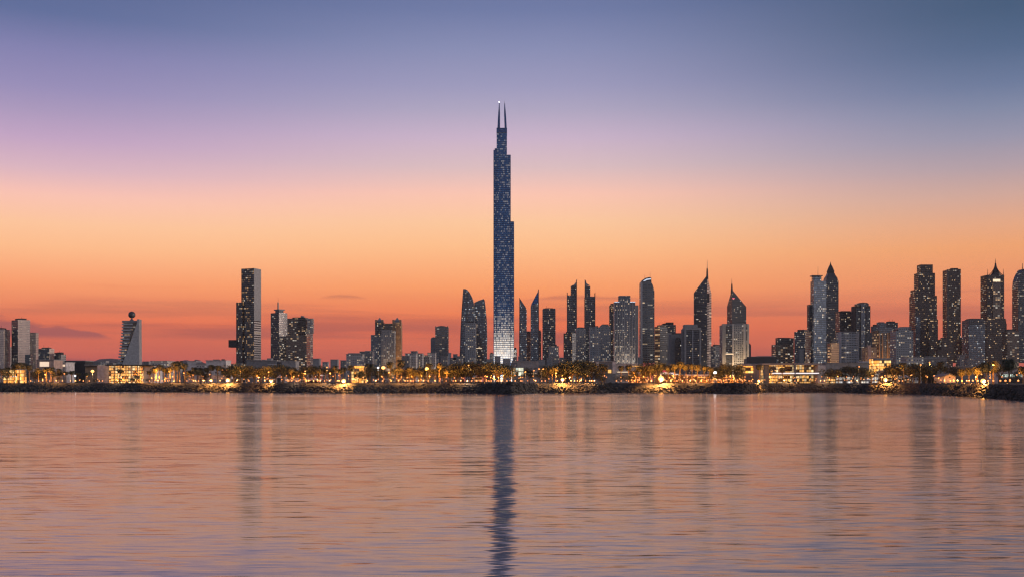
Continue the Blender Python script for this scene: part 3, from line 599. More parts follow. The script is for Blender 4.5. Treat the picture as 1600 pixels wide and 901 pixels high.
shape(t_, 'wall', [(1001.5, 566), (1001.5, 441), (1003, 439), (1017, 440), (1020, 445), (1022.5, 455), (1022.8, 566)], Y0, 26, 'band_dark')
vol(t_, 'pale_edge', (1001.1, 1003.8), 441, Y0 - 1.2, 'fin_white', dep=5)
shape(t_, 'crown', [(1002, 441), (1003, 438), (1008, 434.5), (1014, 433), (1017.5, 433.5), (1018, 441)], Y0 + 4, 14, 'gunmetal')
shape(t_, 'crown_light', [(1004.5, 439.2), (1010, 435.8), (1017, 434.8), (1017.2, 436.4), (1011, 437.4), (1006, 440)], Y0 + 3, .8, 'crown_glow')
mast(t_, 'mast', 1007.5, 436, 427.5, Y0, .35, .15); mast(t_, 'mast', 1015.8, 434, 423.5, Y0, .35, .15)
B('office_block', 'narrow block of glowing tan bands', (1022.8, 1031, 1043), 509.5, 1800, ('sand_strip', 'dark_dots'), cat='building')
B('stepped_block', 'dark stepped block with a small lit sign strip', (1032.5, 1056), 507, 2050, 'dark_dots', [('upper_step', (1041.5, 1052.5), 503, 'charcoal', 4, 507.1), ('lit_strip', (1034.5, 1039.5), 508, 'band_glow', -.6, 509.3, .5)], cat='building')
B('slab_block', 'plain dark slab in the cluster before the tall pointed tower', (1040, 1050), 519, 1950, 'slate_wall', cat='building')
Y0 = 1750
t_ = bld('arched_block', 'grey block with a tall dark arched window', 'building', 1059, Y0)
vol(t_, 'wall', (1048, 1068), 521.5, Y0, 'slate_wall', dep=22); shape(t_, 'arched_window', [(1054.5, 566), (1054.5, 532), (1056, 528), (1059, 526.3), (1062, 527), (1064.5, 532), (1064.5, 566)], Y0 - 1, 1, 'dark_dots'); vol(t_, 'roof_storey', (1051, 1066), 519.8, Y0 + 3, 'charcoal', bot=521.6, dep=14)
t_ = B('framed_block', 'dark gridded office block framed in grey concrete', (1070, 1095), 513.5, 1700, 'dark_dots', [('frame_top', (1069.5, 1095.5), 511.5, 'concrete', -2, 515), ('penthouse', (1070, 1090), 506.5, 'concrete', 6, 511.6), ('side_frame', (1069.5, 1072.3), 515.1, 'concrete', -2, None, 3), ('side_frame', (1093, 1095.5), 515.1, 'concrete', -2, None, 3), ('centre_rib', (1082, 1083), 515.1, 'fin_white', -1.2, None, 1.5), ('side_tower', (1066, 1070.4), 514, 'slate_wall', 4)], cat='building')
def pointed(label, spec, top, Y, apexpx, m0, m1, mp, l):
    t_ = bld('pointed_tower', label, 'tower', sum(spec) / 3, Y)
    vol(t_, 'wall', spec, top, Y, l, roof='gunmetal')
    mast(t_, 'spire_base', apexpx, m0 + 6, m1, Y - 2, 2.4, 1.2, 'charcoal', 3); mast(t_, 'spire', apexpx, m1, mp, Y - 2, .6, .2, 'gunmetal', 3); return t_
t_ = pointed('tall pointed tower, dark glass with a ribbed pale edge and needle', (1084, 1104.8, 1111.5), (457.5, 430, 458.5), 2200, 1105, 430, 419, 405.5, ('dark_dots', 'rib_side'))
vol(t_, 'sign_panel', (1105.2, 1108.5), 458, 2190, 'charcoal', bot=472, dep=2)
t_ = pointed('shorter pointed tower with sloping roof, mast and tiny red sign', (1136, 1143.7, 1166), (478.5, 452, 479), 2250, 1143.5, 452, 443, 434, ('dark_dots', 'dark_dots'))
vol(t_, 'red_sign', (1144.5, 1148), 465.2, 2246, 'red_glow', bot=466.4, dep=1)
Y0 = 1750
t_ = bld('columned_block', 'grey block with tall pale columns before the shorter pointed tower', 'building', 1149, Y0)
vol(t_, 'wall', (1129, 1170), 507, Y0, 'balcony_grey', dep=26); vol(t_, 'dark_bay', (1134.5, 1144.5), 508, Y0 - .8, 'dark_glass', dep=1.2); vol(t_, 'roof_storey', (1131, 1168), 505.3, Y0 + 3, 'concrete', bot=507.1, dep=18)
for q, w_ in ((1128.5, 5.5), (1144.3, 2.4), (1162, 3), (1168, 2.4)): vol(t_, 'column', (q, q + w_), 505.5, Y0 - 2.5, 'pale_concrete' if w_ < 5 else 'concrete', dep=3)
vol(t_, 'light_band', (1134, 1146), 551.8, Y0 - 3, 'band_glow', bot=552.8, dep=.8)
B('apartment_block', 'dim small block between the two pointed towers', (1110.5, 1117, 1127.5), 540, 1850, ('grid_grey', 'grid_grey'), cat='building')
B('apartment_block', 'dark slim block peeping out behind the columned block', (1170.5, 1173.5), 538, 1900, 'dark_dots', cat='building')
low('long_shed', 'long low dark building in the gap beyond the columned block', 1171, 1213, 557, 1500, 'dark_roof', parts=[('upper_storey', 1184, 1211, 555.6, 557, 'villa_dark', 2, 12)])
B('office_block', 'dark stepped office block with dense lit rows', (1212, 1240), 537.5, 1850, 'bronze_band', [('upper_step', (1216, 1234), 527, 'dark_dots', 6), ('rear_step', (1233, 1240.5), 527.5, 'dark_glass', 10)], cat='building')
B('office_block', 'dark block with a plain grey panel under the flat-hatted tower', (1241, 1258, 1267), 517.5, 1800, ('dark_glass', 'bronze_band'), [('grey_panel', (1249, 1256), 545, 'slate_wall', -3)], cat='building')
Y0 = 1950
t_ = bld('hat_tower', 'blue-grey glass tower topped by a flat hat and needle', 'tower', 1278, Y0)
vol(t_, 'wall', (1266.3, 1271.5, 1291), 438.5, Y0, ('slate', 'blue_glass')); vol(t_, 'side_wing', (1263.8, 1268), 475.5, Y0 + 14, 'dark_glass', dep=12)
vol(t_, 'neck', (1270.5, 1283.5), 431, Y0 + 12, 'blue_glass', bot=438.4, dep=10); vol(t_, 'hat_roof', (1269, 1285.5), 430, Y0 + 9, 'gunmetal', bot=431.2, dep=16); mast(t_, 'needle', 1278, 430, 415, Y0 + 6, .35, .12)
Y0 = 2150
t_ = bld('clock_spire_tower', 'dark tower with stepped pyramid spire like a clock tower', 'tower', 1300, Y0)
vol(t_, 'wall', (1290.5, 1310.3), 438.5, Y0, 'dark_dots', dep=24)
fp = foot((1291, 1309.5), Y0, 22); cc = Vector((sum(p[0] for p in fp) / 4, sum(p[1] for p in fp) / 4)); hw = X(1309.5, Y0) - cc.x
mb = MB(); lv = [(1, 438.4), (.92, 434), (.62, 429), (.56, 426.5)]
def pyr(mb, lv):
    for (s0, p0), (s1, p1) in zip(lv, lv[1:]):
        q0 = [(cc.x + sx * hw * s0, cc.y + sy * hw * s0 * .9, Z(p0, Y0)) for sx, sy in ((-1, -1), (1, -1), (1, 1), (-1, 1))]; q1 = [(cc.x + sx * hw * s1, cc.y + sy * hw * s1 * .9, Z(p1, Y0)) for sx, sy in ((-1, -1), (1, -1), (1, 1), (-1, 1))]
        for i in range(4): mb.face([q0[i], q0[(i + 1) % 4], q1[(i + 1) % 4], q1[i]])
pyr(mb, lv); mb.build('lower_roof', g['gunmetal'], t_); mb = MB(); pyr(mb, [(.5, 426.5), (.5, 423.5), (.56, 423.3), (.5, 422.8), (.3, 417), (.08, 412), (.02, 408.5)]); mb.build('spire', g['charcoal'], t_)
B('tan_block', 'tan floodlit block at the foot of the clock-spire tower', (1292, 1298, 1311), 535, 1650, ('sand_lit', 'sand_lit'), [('roof_storey', (1294, 1309), 533.5, 'concrete', 8, 535.1), ('lit_strip', (1296.5, 1298.5), 536, 'sand_strip', -1)], cat='building')
B('slab_tower', 'dark tower with an overhanging roof behind the striped block', (1312, 1334.5), 488, 2000, 'dark_glass', [('roof_cap', (1311.5, 1333), 486, 'gunmetal', -1, 487.2)])
B('striped_block', 'block with bold horizontal white balcony stripes', (1314, 1341), 518.5, 1700, 'band_grey', [('side_rib', (1313.4, 1314.6), 518, 'fin_white', -1.5), ('side_rib', (1320, 1320.8), 518, 'fin_white', -1.5), ('side_rib', (1340.2, 1341.4), 518, 'fin_white', -1.5)], cat='building')
Y0 = 1950
t_ = bld('striped_tower', 'near-black tower with a sparkling white central strip', 'tower', 1348, Y0)
vol(t_, 'wall', (1336.5, 1360), 477.5, Y0, 'charcoal', dep=24); shape(t_, 'rounded_top', [(1339.5, 477.6), (1339.5, 474), (1344, 472.4), (1350, 472), (1355, 472.6), (1357.5, 474), (1357.5, 477.6)], Y0 + 3, 16, 'dark_glass'); vol(t_, 'lit_strip', (1345.5, 1352), 475, Y0 - 1.2, 'white_lines', dep=2.5); vol(t_, 'side_bay', (1337.5, 1344), 480, Y0 - .6, 'dark_dots', dep=1); vol(t_, 'side_bay', (1353.5, 1359.4), 480, Y0 - .6, 'dark_dots', dep=1)
B('dark_block', 'dark bulky block behind the orange floodlit block', (1364.5, 1376), 509, 2000, 'slate_wall', [('rear_step', (1359, 1368), 519, 'slate_wall', -8)], cat='building')
B('dark_block', 'flat-topped charcoal block rising over the orange floodlit block', (1386, 1403), 503.5, 2000, 'dark_dots', cat='building')
Y0 = 1800
t_ = bld('floodlit_block', 'stepped block washed with orange floodlight between its piers', 'building', 1385, Y0)
vol(t_, 'wall', (1370, 1397), 516, Y0, 'sand_strip', dep=24); vol(t_, 'centre_bay', (1373.5, 1395), 511, Y0 - 2, 'slate', dep=10); vol(t_, 'upper_tower', (1374, 1382), 502.5, Y0 + 5, 'slate', bot=516, dep=14); vol(t_, 'upper_bay', (1382.3, 1385), 504, Y0 + 6, 'slate_wall', bot=516, dep=10)
for q in (1373.2, 1378.2, 1386.5, 1390.5, 1395): vol(t_, 'orange_pier', (q, q + 1.7), 519, Y0 - 4, 'sand_wall', dep=2.5)
B('tan_block', 'low tan residential block beside the white-striped tower', (1352, 1370), 542, 1600, 'sand_lit', [('stair_core', (1356, 1361), 539, 'salmon_wall', -1)], cat='building')
B('balcony_block', 'grey glassy block with stacked balconies and stepped roof', (1400, 1427), 516, 1700, 'balcony_grey', [('upper_storeys', (1404, 1421), 511.5, 'balcony_grey', 4, 516.1), ('upper_storeys', (1408, 1419), 510, 'concrete', 6, 511.6), ('roof_post', (1423, 1424), 509.5, 'concrete', 4, 516)], cat='building')
Y0 = 2000
t_ = bld('stepped_tower', 'tall brownish tower stepping in four times towards its top', 'tower', 1447, Y0)
vol(t_, 'wall', (1430, 1464), 461.5, Y0, 'brown_dark', dep=30); vol(t_, 'step', (1430, 1446), 452, Y0 + 1, 'brown_dark', bot=461.6, dep=24); vol(t_, 'step', (1435, 1461), 426.5, Y0 + 3, 'brown_dark', bot=462, dep=22); vol(t_, 'step', (1438.3, 1457.5), 413.3, Y0 + 5, 'brown_dark', bot=427, dep=18); vol(t_, 'front_wing', (1451, 1465.6), 498, Y0 - 5, 'brown_dark', dep=8); vol(t_, 'glass_strip', (1430.5, 1438), 494, Y0 - 1, 'slate', dep=1.4)
t_ = bld('narrow_slab', 'narrow dark slab tower with even sides and flat top', 'tower', 1490, Y0); shape(t_, 'wall', [(1480.2, 566), (1480.2, 421.5), (1485, 420.3), (1501.3, 420.3), (1501.3, 566)], Y0, 22, 'brown_dark'); vol(t_, 'side_edge', (1480, 1482.5), 421, Y0 - 1, 'gunmetal', dep=3); vol(t_, 'roof_box', (1487, 1497), 419, Y0 + 5, 'charcoal', bot=420.4, dep=8)
B('low_block', 'brown low block at the foot of the narrow slab', (1471.5, 1489), 529.5, 1850, 'brown_dark', [('step', (1465, 1473), 545, 'brown_dark', -6)], cat='building'); B('low_block', 'second brown low block, between the narrow slab and flat square block', (1499, 1513), 529.5, 1900, 'brown_dark', [('red_gap_panel', (1504, 1509.5), 535, 'gap_red', -2)], cat='building')  # red panel added in place of the reddish gap in the block
B('square_block', 'flat square grey-glass block between the narrow slab and lattice crown', (1513.5, 1539.5), 499.5, 1850, 'slate', [('roof_storey', (1516, 1537), 498, 'gunmetal', 2, 499.6), ('top_row', (1514.5, 1538.5), 500.2, 'dark_dots', -.6, 506)], cat='building')
Y0 = 1950
t_ = bld('lattice_tower', 'tower crowned with an open lattice cone and corner spikes', 'tower', 1555.5, Y0)
vol(t_, 'wall', (1542.5, 1569), 429.5, Y0, 'brown_dark', dep=28); vol(t_, 'lit_sign', (1552, 1563), 436, Y0 - 1.2, 'band_glow', bot=440, dep=1); vol(t_, 'centre_bay', (1551.5, 1563.5), 441, Y0 - 1.5, 'bronze_band', dep=2); vol(t_, 'lower_wing', (1541, 1571), 497, Y0 - 14, 'brown_dark', dep=14); vol(t_, 'side_pier', (1570, 1573), 505, Y0 - 10, 'charcoal', dep=8)
mast(t_, 'corner_spike', 1571.6, 505, 497, Y0 - 18, 1, .2, 'charcoal')
for q in (1543.3, 1567.8): mast(t_, 'corner_spike', q, 430, 419, Y0 - 8, .7, .15, 'charcoal')
xc, yc = X(1555.5, Y0 + 14), Y0 + 14; zb, zt = Z(429, Y0), Z(410, Y0)
for i in range(8):
    a = 2 * PI * (i + .5) / 8; pr_ = None; mb = MB()
    for k in range(7):
        f_ = k / 6; r_ = 11.0 * (1 - f_) ** 2.1 + .6; p = (xc + r_ * math.cos(a), yc + r_ * math.sin(a), zb + (zt - zb) * f_)
        if pr_: mb.tube(pr_, p, .7, .6, 4)
        pr_ = p
    mb.build('lattice_rib', g['charcoal'], t_)
for f_ in (.33, .66): mb = MB(); r_ = 11.0 * (1 - f_) ** 2.1 + .7; mb.lathe([(r_, -.3), (r_ + .4, 0), (r_, .4)], (xc, yc, zb + (zt - zb) * f_), 12); mb.build('lattice_ring', g['charcoal'], t_)
mb = MB(); mb.lathe([(8.5, 0), (4.6, (zt - zb) * .3), (2.0, (zt - zb) * .62), (.6, zt - zb)], (xc, yc, zb), 10); mb.build('inner_cone', g['brown_dark'], t_)
mast(t_, 'spire', 1555.5, 413, 403.5, Y0 + 4, .8, .2, 'charcoal')
B('office_block', 'dark banded office block beside the lattice-crowned tower', (1574, 1592), 517, 1850, 'bronze_band', [('upper_step', (1575, 1583), 515.5, 'brown_dark', 3, 517.1)], cat='building')
t_ = bld('round_shoulder_tower', 'dark tower with curved shoulder and needle at the far right edge', 'tower', 1602, 1950)
shape(t_, 'wall', [(1591, 566), (1591, 449), (1592, 438), (1594.3, 431), (1597, 425.5), (1600.5, 420), (1604, 425.5), (1607, 431), (1609, 438), (1610, 449), (1610, 566)], 1950, 24, 'dark_glass'); mast(t_, 'needle', 1597.6, 424, 410.5, 1950, .8, .3, 'charcoal', 8)
# the far low skyline
rr = random.Random(21)
FARL = ['pale flat far house', 'grey far office block', 'dim far warehouse', 'small stepped far house', 'boxy far apartment block']
far_i = 0; FSEC = (15,)
for a0, a1, lo, hi in ((103, 180, 563, 568), (224, 369, 564, 569), (409, 423, 560, 566), (489, 545, 558, 566), (627, 720, 556, 563), (760, 812, 556, 562), (842, 882, 556, 562), (998, 1002, 556, 560), (1165, 1215, 558, 562), (1426, 1480, 556, 562), (1500, 1515, 552, 560)):
    q = a0
    while q < a1:
        w_ = rr.uniform(5, 12); Yf = rr.uniform(1500, 1700)
        low('far_house', '%s%s low on the skyline near %s' % ('' if far_i not in FSEC else 'second ', FARL[far_i % 5], lm(q)), q, q + w_, rr.uniform(lo, hi), Yf, rr.choice(['slate_wall', 'villa_dark', 'villa', 'villa_dark', 'concrete']), dep=12)
        bpy.context.view_layer.objects  # keep order
        q += w_ + rr.uniform(.5, 5); far_i += 1
# mid-ground walls and halls
low('podium_wall', 'long pale podium wall below the twin blade towers', 842, 880, 570, 1000, 'slate_wall')
low('white_hall', 'pale hall with a white gable end behind paired palms', 931, 962, 564.5, 850, 'slate_wall', parts=[('white_pier', 931.5, 936, 564.8, 583, 'white_render', -1), ('white_pier', 957, 962, 564.8, 583, 'white_render', -1), ('lit_door', 950, 955, 577, 582, 'amber_glow', -.6)])
low('white_hall', 'white single-storey hall under the white ribbed tower', 962, 996, 568, 860, 'white_render', parts=[('lit_eave', 988, 1002, 571, 572, 'amber_glow', -3, 2), ('lit_eave', 965, 990, 580, 581, 'band_glow', -2, 2)])
low('cafe', 'red-lit cafe with bright strip lamps beside the round bushes', 986, 1012, 579, 700, 'terrace', cat='cafe', parts=[('sign_strip', 995.5, 1004, 580.6, 582.2, 'white_glow', -1)])
t_ = low('cafe', 'cafe carrying a red and white lit sign board', 1026, 1072, 585, 690, 'terrace', cat='cafe', parts=[('red_sign', 1034, 1045, 577.2, 580.4, 'red_glow', -2, 1), ('white_sign', 1034, 1054, 581, 583.6, 'white_glow', -2, 1), ('sign_post', 1032, 1033.6, 576.5, 597, 'white_glow', -2.2, 1), ('lit_eave', 1052, 1060, 583.4, 584.2, 'white_glow', -2, 1)])
low('long_cafe', 'long cafe terrace under a mauve awning by the tall pointed tower', 1072, 1112, 587, 690, 'terrace', cat='cafe', parts=[('awning', 1071, 1113, 584, 586.6, 'white_fabric', -4, 6)])
low('terrace_bar', 'crowded low terrace bar with many small red lamps', 1112, 1165, 587.5, 690, 'terrace', cat='bar', parts=[('strip_lamp', 1132, 1138, 580.6, 582, 'white_glow', -1), ('strip_lamp', 1142, 1149, 580.6, 582.2, 'white_glow', -1)])
t_ = low('lantern_building', 'square building glowing amber like a lantern', 1160, 1180, 568.5, 760, 'lit_bright', parts=[('roof_band', 1159.5, 1180.5, 568.4, 571, 'salmon_wall', -1), ('lower_wall', 1160, 1180, 582, 597, 'salmon_wall', -2, 3)])
low('salmon_wall_house', 'plain salmon-walled house beside a lone palm', 1186, 1195, 572, 740, 'salmon_wall')
t_ = bld('glass_restaurant', 'large two-storey golden-lit glass restaurant with thick dark column', 'restaurant', 1240, 700); Y0 = 700
vol(t_, 'wall', (1201, 1276), 570, Y0, 'lit_shop', dep=22); vol(t_, 'roof_slab', (1192, 1284), 566.8, Y0 - 8, 'concrete', bot=569.6, dep=34); vol(t_, 'column', (1195, 1201), 570, Y0 - 6, 'slate_wall', dep=4); vol(t_, 'column', (1241, 1244), 566, Y0 - 9, 'slate_wall', dep=2); vol(t_, 'white_wall', (1278, 1290), 570, Y0 + 2, 'white_render', dep=20); vol(t_, 'side_pier', (1274, 1278), 570, Y0 - 5, 'salmon_wall', dep=4)
vol(t_, 'dark_glazing', (1202, 1213), 571, Y0 - .6, 'slate', bot=581.5, dep=.5); vol(t_, 'dark_glazing', (1226, 1238), 572, Y0 - .6, 'bronze_band', bot=579.5, dep=.5); vol(t_, 'canopy', (1212, 1280), 581.6, Y0 - 9, 'white_glow', bot=583.2, dep=9); vol(t_, 'canopy_edge', (1212, 1280), 583.3, Y0 - 9.2, 'concrete', bot=584.6, dep=9)
for q in (1207, 1215, 1222, 1230, 1237, 1250, 1258, 1266): vol(t_, 'slim_post', (q, q + .5), 584.7, Y0 - 8.5, 'pale_concrete', dep=.4)
low('long_grey_hall', 'long plain pale-grey hall behind rounded trees', 1291, 1372, 567, 900, 'concrete', parts=[('raised_end', 1348, 1372, 563.6, 567, 'pale_concrete', 1, 14)])
t_ = low('kiosk_row', 'row of white-lit kiosks under dark rounded trees', 1312, 1338, 583, 740, 'lit_white', cat='kiosks'); low('kiosk', 'yellow-lit kiosk box beneath the first rounded tree', 1295, 1305, 583, 735, 'lit_shop', cat='kiosk'); low('kiosk', 'small white-lit kiosk with lamps near double street lamp', 1353, 1372, 584, 735, 'lit_white', cat='kiosk')
t_ = low('amber_mall', 'brightly glowing stepped mall entrance under the orange floodlit block', 1370, 1392, 560, 850, 'lit_bright', cat='mall', parts=[('roof_slab_edge', 1368, 1394, 559, 562, 'concrete', -4, 6), ('lower_hall', 1376, 1414, 573, 584, 'lit_bright', -8, 8)])
low('terrace_mall', 'long two-storey terrace lit orange with slim roof slab', 1382, 1425, 580, 780, 'terrace', cat='mall', parts=[('roof_edge', 1378, 1428, 577.6, 579.4, 'salmon_wall', -4, 8), ('lit_row', 1386, 1402, 584.5, 589, 'amber_glow', -.6)])
low('white_lodge', 'pale speckled low lodge behind the big dark round tree', 1418, 1443, 557.5, 1000, 'villa'); low('grey_lodge', 'long grey lodge with a few lit windows under the stepped tower', 1443, 1478, 560, 1050, 'villa_dark')
# white gabled house and pavilion
t_ = bld('gabled_house', 'small pale gabled house on the promenade', 'house', 1482, 520); shape(t_, 'wall', [(1475, 597), (1475, 588), (1484, 584), (1493, 588), (1493, 597)], 520, 12, 'white_render'); 
mb = MB(); Yh = 519.4
for a, b_ in (((1474, 588.3), (1484, 583.6)), ((1484, 583.6), (1494, 588.3))):
    p, q = (X(a[0], Yh), Z(a[1], Yh)), (X(b_[0], Yh), Z(b_[1], Yh)); mb.outline([p, q, (q[0], q[1] + .35), (p[0], p[1] + .35)], Yh, 13.2)
mb.build('roof', g['slate_wall'], t_); shape(t_, 'round_vent', [(1484 + 1.2 * math.cos(k), 588.5 + 1.2 * math.sin(k)) for k in [i * .7 for i in range(9)]], 519.7, .25, 'charcoal')
low('long_white_building', 'long pale building with a lit clerestory at the end of the bay', 1560, 1640, 578, 640, 'white_render', parts=[('glass_band', 1562, 1638, 584, 588, 'lit_green', -.5), ('dark_base', 1560, 1640, 590, 600, 'charcoal', -.7)]); low('long_grey_building', 'low grey building behind orange-lit palms', 1495, 1560, 573, 820, 'slate_wall')
low('cross_kiosk', 'small dark kiosk with a slim white lit cornice', 1461, 1474, 586, 560, 'charcoal', cat='kiosk', parts=[('lit_cornice', 1460, 1475, 585.2, 586, 'band_glow', -1.5, 1.5)])

# ------------------------------------------------------------------ tents and parasols
def tent(px0, px1, top, eave, Y, label, name='tent'):
    t_ = bld(name, label, 'tent', (px0 + px1) / 2, Y); x0, x1 = X(px0, Y), X(px1, Y); ye = Y + (x1 - x0) * .8; ze = Z(eave, Y); xm, ym = (x0 + x1) / 2, (Y + ye) / 2; mb = MB()
    for k in range(3):
        f0, f1 = k / 3, (k + 1) / 3; h0, h1 = (Z(top, Y) - ze) * f0 ** 1.5, (Z(top, Y) - ze) * f1 ** 1.5
        q0 = [(xm + (x - xm) * (1 - f0), ym + (y - ym) * (1 - f0), ze + h0) for x, y in ((x0, Y), (x1, Y), (x1, ye), (x0, ye))]; q1 = [(xm + (x - xm) * (1 - f1), ym + (y - ym) * (1 - f1), ze + h1) for x, y in ((x0, Y), (x1, Y), (x1, ye), (x0, ye))]
        for i in range(4): mb.face([q0[i], q0[(i + 1) % 4], q1[(i + 1) % 4], q1[i]])
    mb.build('canopy', g['white_fabric'], t_); mb = MB()
    mb.prism([(x0, Y), (x1, Y), (x1, ye), (x0, ye)], ze - .5, ze - .01); mb.build('valance', g['white_fabric'], t_)
    for x, y in ((x0 + .3, Y + .3), (x1 - .3, Y + .3), (x1 - .3, ye - .3), (x0 + .3, ye - .3)): mb = MB(); mb.tube((x, y, GZ), (x, y, ze - .4), .12, .12, 6); mb.build('post', g['steel'], t_)
    return t_
tent(383, 401, 583, 588.5, 670, 'tallest white peaked tent, brightly lit, below the block tower'); tent(429, 446, 584, 588, 680, 'small white peaked tent with glowing amber inside'); tent(446, 470, 588.5, 592, 650, 'wide flat white tent nearer the amber-lit one'); tent(475, 499, 588.5, 592, 650, 'wide flat white tent farther along towards the hotel')
tent(412, 428, 588, 591.5, 655, 'low grey-white tent between the peaked tents'); tent(1408, 1426, 585, 588, 600, 'dark-shaded tent on the terrace by the grey balcony block')
t_ = bld('marquee', 'long pale flat marquee roof on the promenade near the tall palms', 'tent', 335, 660); vol(t_, 'canopy', (311, 361), 586, 660, 'white_fabric', bot=591, dep=12); 
for q in (312, 324, 336, 348, 360): vol(t_, 'post', (q, q + .5), 591.05, 660.3, 'steel', dep=.3)
t_ = bld('lit_stall', 'white-lit stall roof beside the marquee', 'stall', 368, 665); vol(t_, 'canopy', (361, 378), 584.2, 665, 'white_glow', bot=586, dep=6); vol(t_, 'counter', (363, 376), 592, 666, 'terrace', dep=5)
for q in (361.5, 369, 377): vol(t_, 'post', (q, q + .5), 586.05, 665.3, 'steel', dep=.3)
t_ = bld('lit_stall', 'white-lit stall in front of the palms by the bronze banded building', 'stall', 490, 700); vol(t_, 'canopy', (478, 505), 584.6, 700, 'white_glow', bot=586, dep=6); vol(t_, 'counter', (480, 503), 592.4, 701, 'charcoal', dep=5)
for q in (478.5, 491, 504): vol(t_, 'post', (q, q + .5), 586.05, 700.3, 'steel', dep=.3)
t_ = bld('bus', 'pale parked bus with lit side near the sail towers', 'bus', 747, 600); Y0 = 600
vol(t_, 'body', (741, 753.5), 588, Y0, 'white_render', bot=595.3, dep=2.5); vol(t_, 'window_band', (741.6, 753), 589, Y0 - .06, 'dark_glass', bot=592, dep=.05); vol(t_, 'headlight', (752.5, 753.3), 593.6, Y0 - .1, 'white_glow', bot=594.4, dep=.1)
for q in (743, 751): mb = MB(); mb.tube((X(q, Y0), Y0 - .05, GZ + .5), (X(q, Y0), Y0 + .4, GZ + .5), .5, .5, 10); mb.build('wheel', g['charcoal'], t_)

# ------------------------------------------------------------------ trees
def leafmat(name, c, tr=.25):
    m = newmat(name); b = N('ShaderNodeBsdfPrincipled'); b.inputs['Roughness'].default_value = .6
    gm = N('ShaderNodeNewGeometry'); t = N('ShaderNodeTexCoord'); n = N('ShaderNodeTexNoise'); n.inputs['Scale'].default_value = .5; n.inputs['Detail'].default_value = 3; lk(t.outputs['Object'], n.inputs['Vector'])
    f_ = M('MULTIPLY_ADD', gm.outputs['Random Per Island'], .5, M('MULTIPLY', sstep(n.outputs[0], .35, .65), .5))
    lk(mixc(f_, tuple(v * .55 for v in c), tuple(v * 1.5 for v in c)), b.inputs['Base Color']); MATS[name] = finish(m, b)
leafmat('leaf_dark', (.045, .055, .032)); leafmat('frond', (.075, .08, .045)); leafmat('leaf_olive', (.07, .075, .04))
def palm_proto(h, seed, nf=30, L=4.2, thick=.32):
    r_ = random.Random(seed); tr = MB(); lean = r_.uniform(-.05, .05); n = 6; P = []
    for k in range(n + 1): f_ = k / n; P.append((lean * h * f_ * f_, r_.uniform(-.02, .02) * h * f_, h * f_))
    for k in range(n): tr.tube(P[k], P[k + 1], thick * (1.25 - .5 * k / n), thick * (1.25 - .5 * (k + 1) / n), 7)
    top = Vector(P[-1]); fr = MB()
    for i in range(nf):
        az = r_.uniform(0, 2 * PI); el = r_.uniform(-.5, 1.35); l = L * r_.uniform(.8, 1.1) * (1 if el < 1 else .85); ns = 7
        d = Vector((math.cos(az), math.sin(az), 0)); side = Vector((-math.sin(az), math.cos(az), 0)); p = top.copy(); e = el; pts = [p.copy()]
        for k in range(ns): p = p + (d * math.cos(e) + Vector((0, 0, math.sin(e)))) * l / ns; e -= .28 + .05 * k; pts.append(p.copy())
        for k in range(ns):
            a, b_ = pts[k], pts[k + 1]; wl = L * .24 * math.sin(PI * min(1, (k + .8) / ns) * .9) + .08; t_ = (b_ - a).normalized()
            for j in range(3):
                q0 = a.lerp(b_, j / 3); q1 = a.lerp(b_, (j + .85) / 3)
                for s_ in (-1, 1):
                    tip = q0 + side * s_ * wl * r_.uniform(.8, 1.15) + t_ * wl * .55 + Vector((0, 0, -wl * r_.uniform(.25, .6)))
                    fr.face([q0, q1, tip])
            fr.face([a + side * .04, b_ + side * .03, b_ - side * .03, a - side * .04])
    return tr.mesh('trunk', g['palm_bark']), fr.mesh('crown', g['frond'])
def tree_proto(h, wd, seed, mat='leaf_dark', nl=2300):
    r_ = random.Random(seed); tr = MB(); th = h * .3
    tr.tube((0, 0, 0), (.1, .1, th), .035 * h, .024 * h, 7); cl = []
    for i in range(8):
        az = i * 2.4 + r_.uniform(-.4, .4); rd = wd * .5 * r_.uniform(.25, .75); z = r_.uniform(.5, .88) * h; p = (math.cos(az) * rd, math.sin(az) * rd, z)
        tr.tube((.1, .1, th * r_.uniform(.8, 1)), p, .016 * h, .005 * h, 5); cl.append((Vector(p), r_.uniform(.17, .27) * wd))
    for i in range(9): az = r_.uniform(0, 6.28); rd = wd * .5 * r_.uniform(.3, .85); cl.append((Vector((math.cos(az) * rd, math.sin(az) * rd, r_.uniform(.36, .9) * h)), r_.uniform(.1, .2) * wd))
    cr = MB(); tot = sum(c_[1] ** 2 for c_ in cl)
    for c_, rad in cl:
        for k in range(int(nl * rad * rad / tot)):
            v = Vector((r_.gauss(0, 1), r_.gauss(0, 1), r_.gauss(0, .85))).normalized() * rad * r_.uniform(.55, 1.08); v.z *= .8; p = c_ + v; s_ = r_.uniform(.16, .34) * h / 11
            a = Vector((r_.gauss(0, 1), r_.gauss(0, 1), r_.gauss(0, 1))).normalized(); b_ = a.orthogonal().normalized(); c2 = a.cross(b_)
            cr.face([p + b_ * s_, p + c2 * s_ * .7, p - b_ * s_, p - c2 * s_ * .7])
    return tr.mesh('trunk', g['bark']), cr.mesh('crown', g[mat])
PALM = [palm_proto(12, s, nf, L) for s, nf, L in ((1, 54, 4.0), (2, 48, 4.3), (3, 60, 3.8), (4, 44, 4.6))]
BIGP = [palm_proto(11, s, 64, 6.0, .5) for s in (11, 12)]
TREE = [tree_proto(10, 11, s, m_) for s, m_ in ((5, 'leaf_dark'), (6, 'leaf_dark'), (7, 'leaf_olive'), (8, 'leaf_dark'), (9, 'leaf_olive'))]
BUSH = [tree_proto(4, 6, s, 'leaf_dark', 1500) for s in (15, 16)]
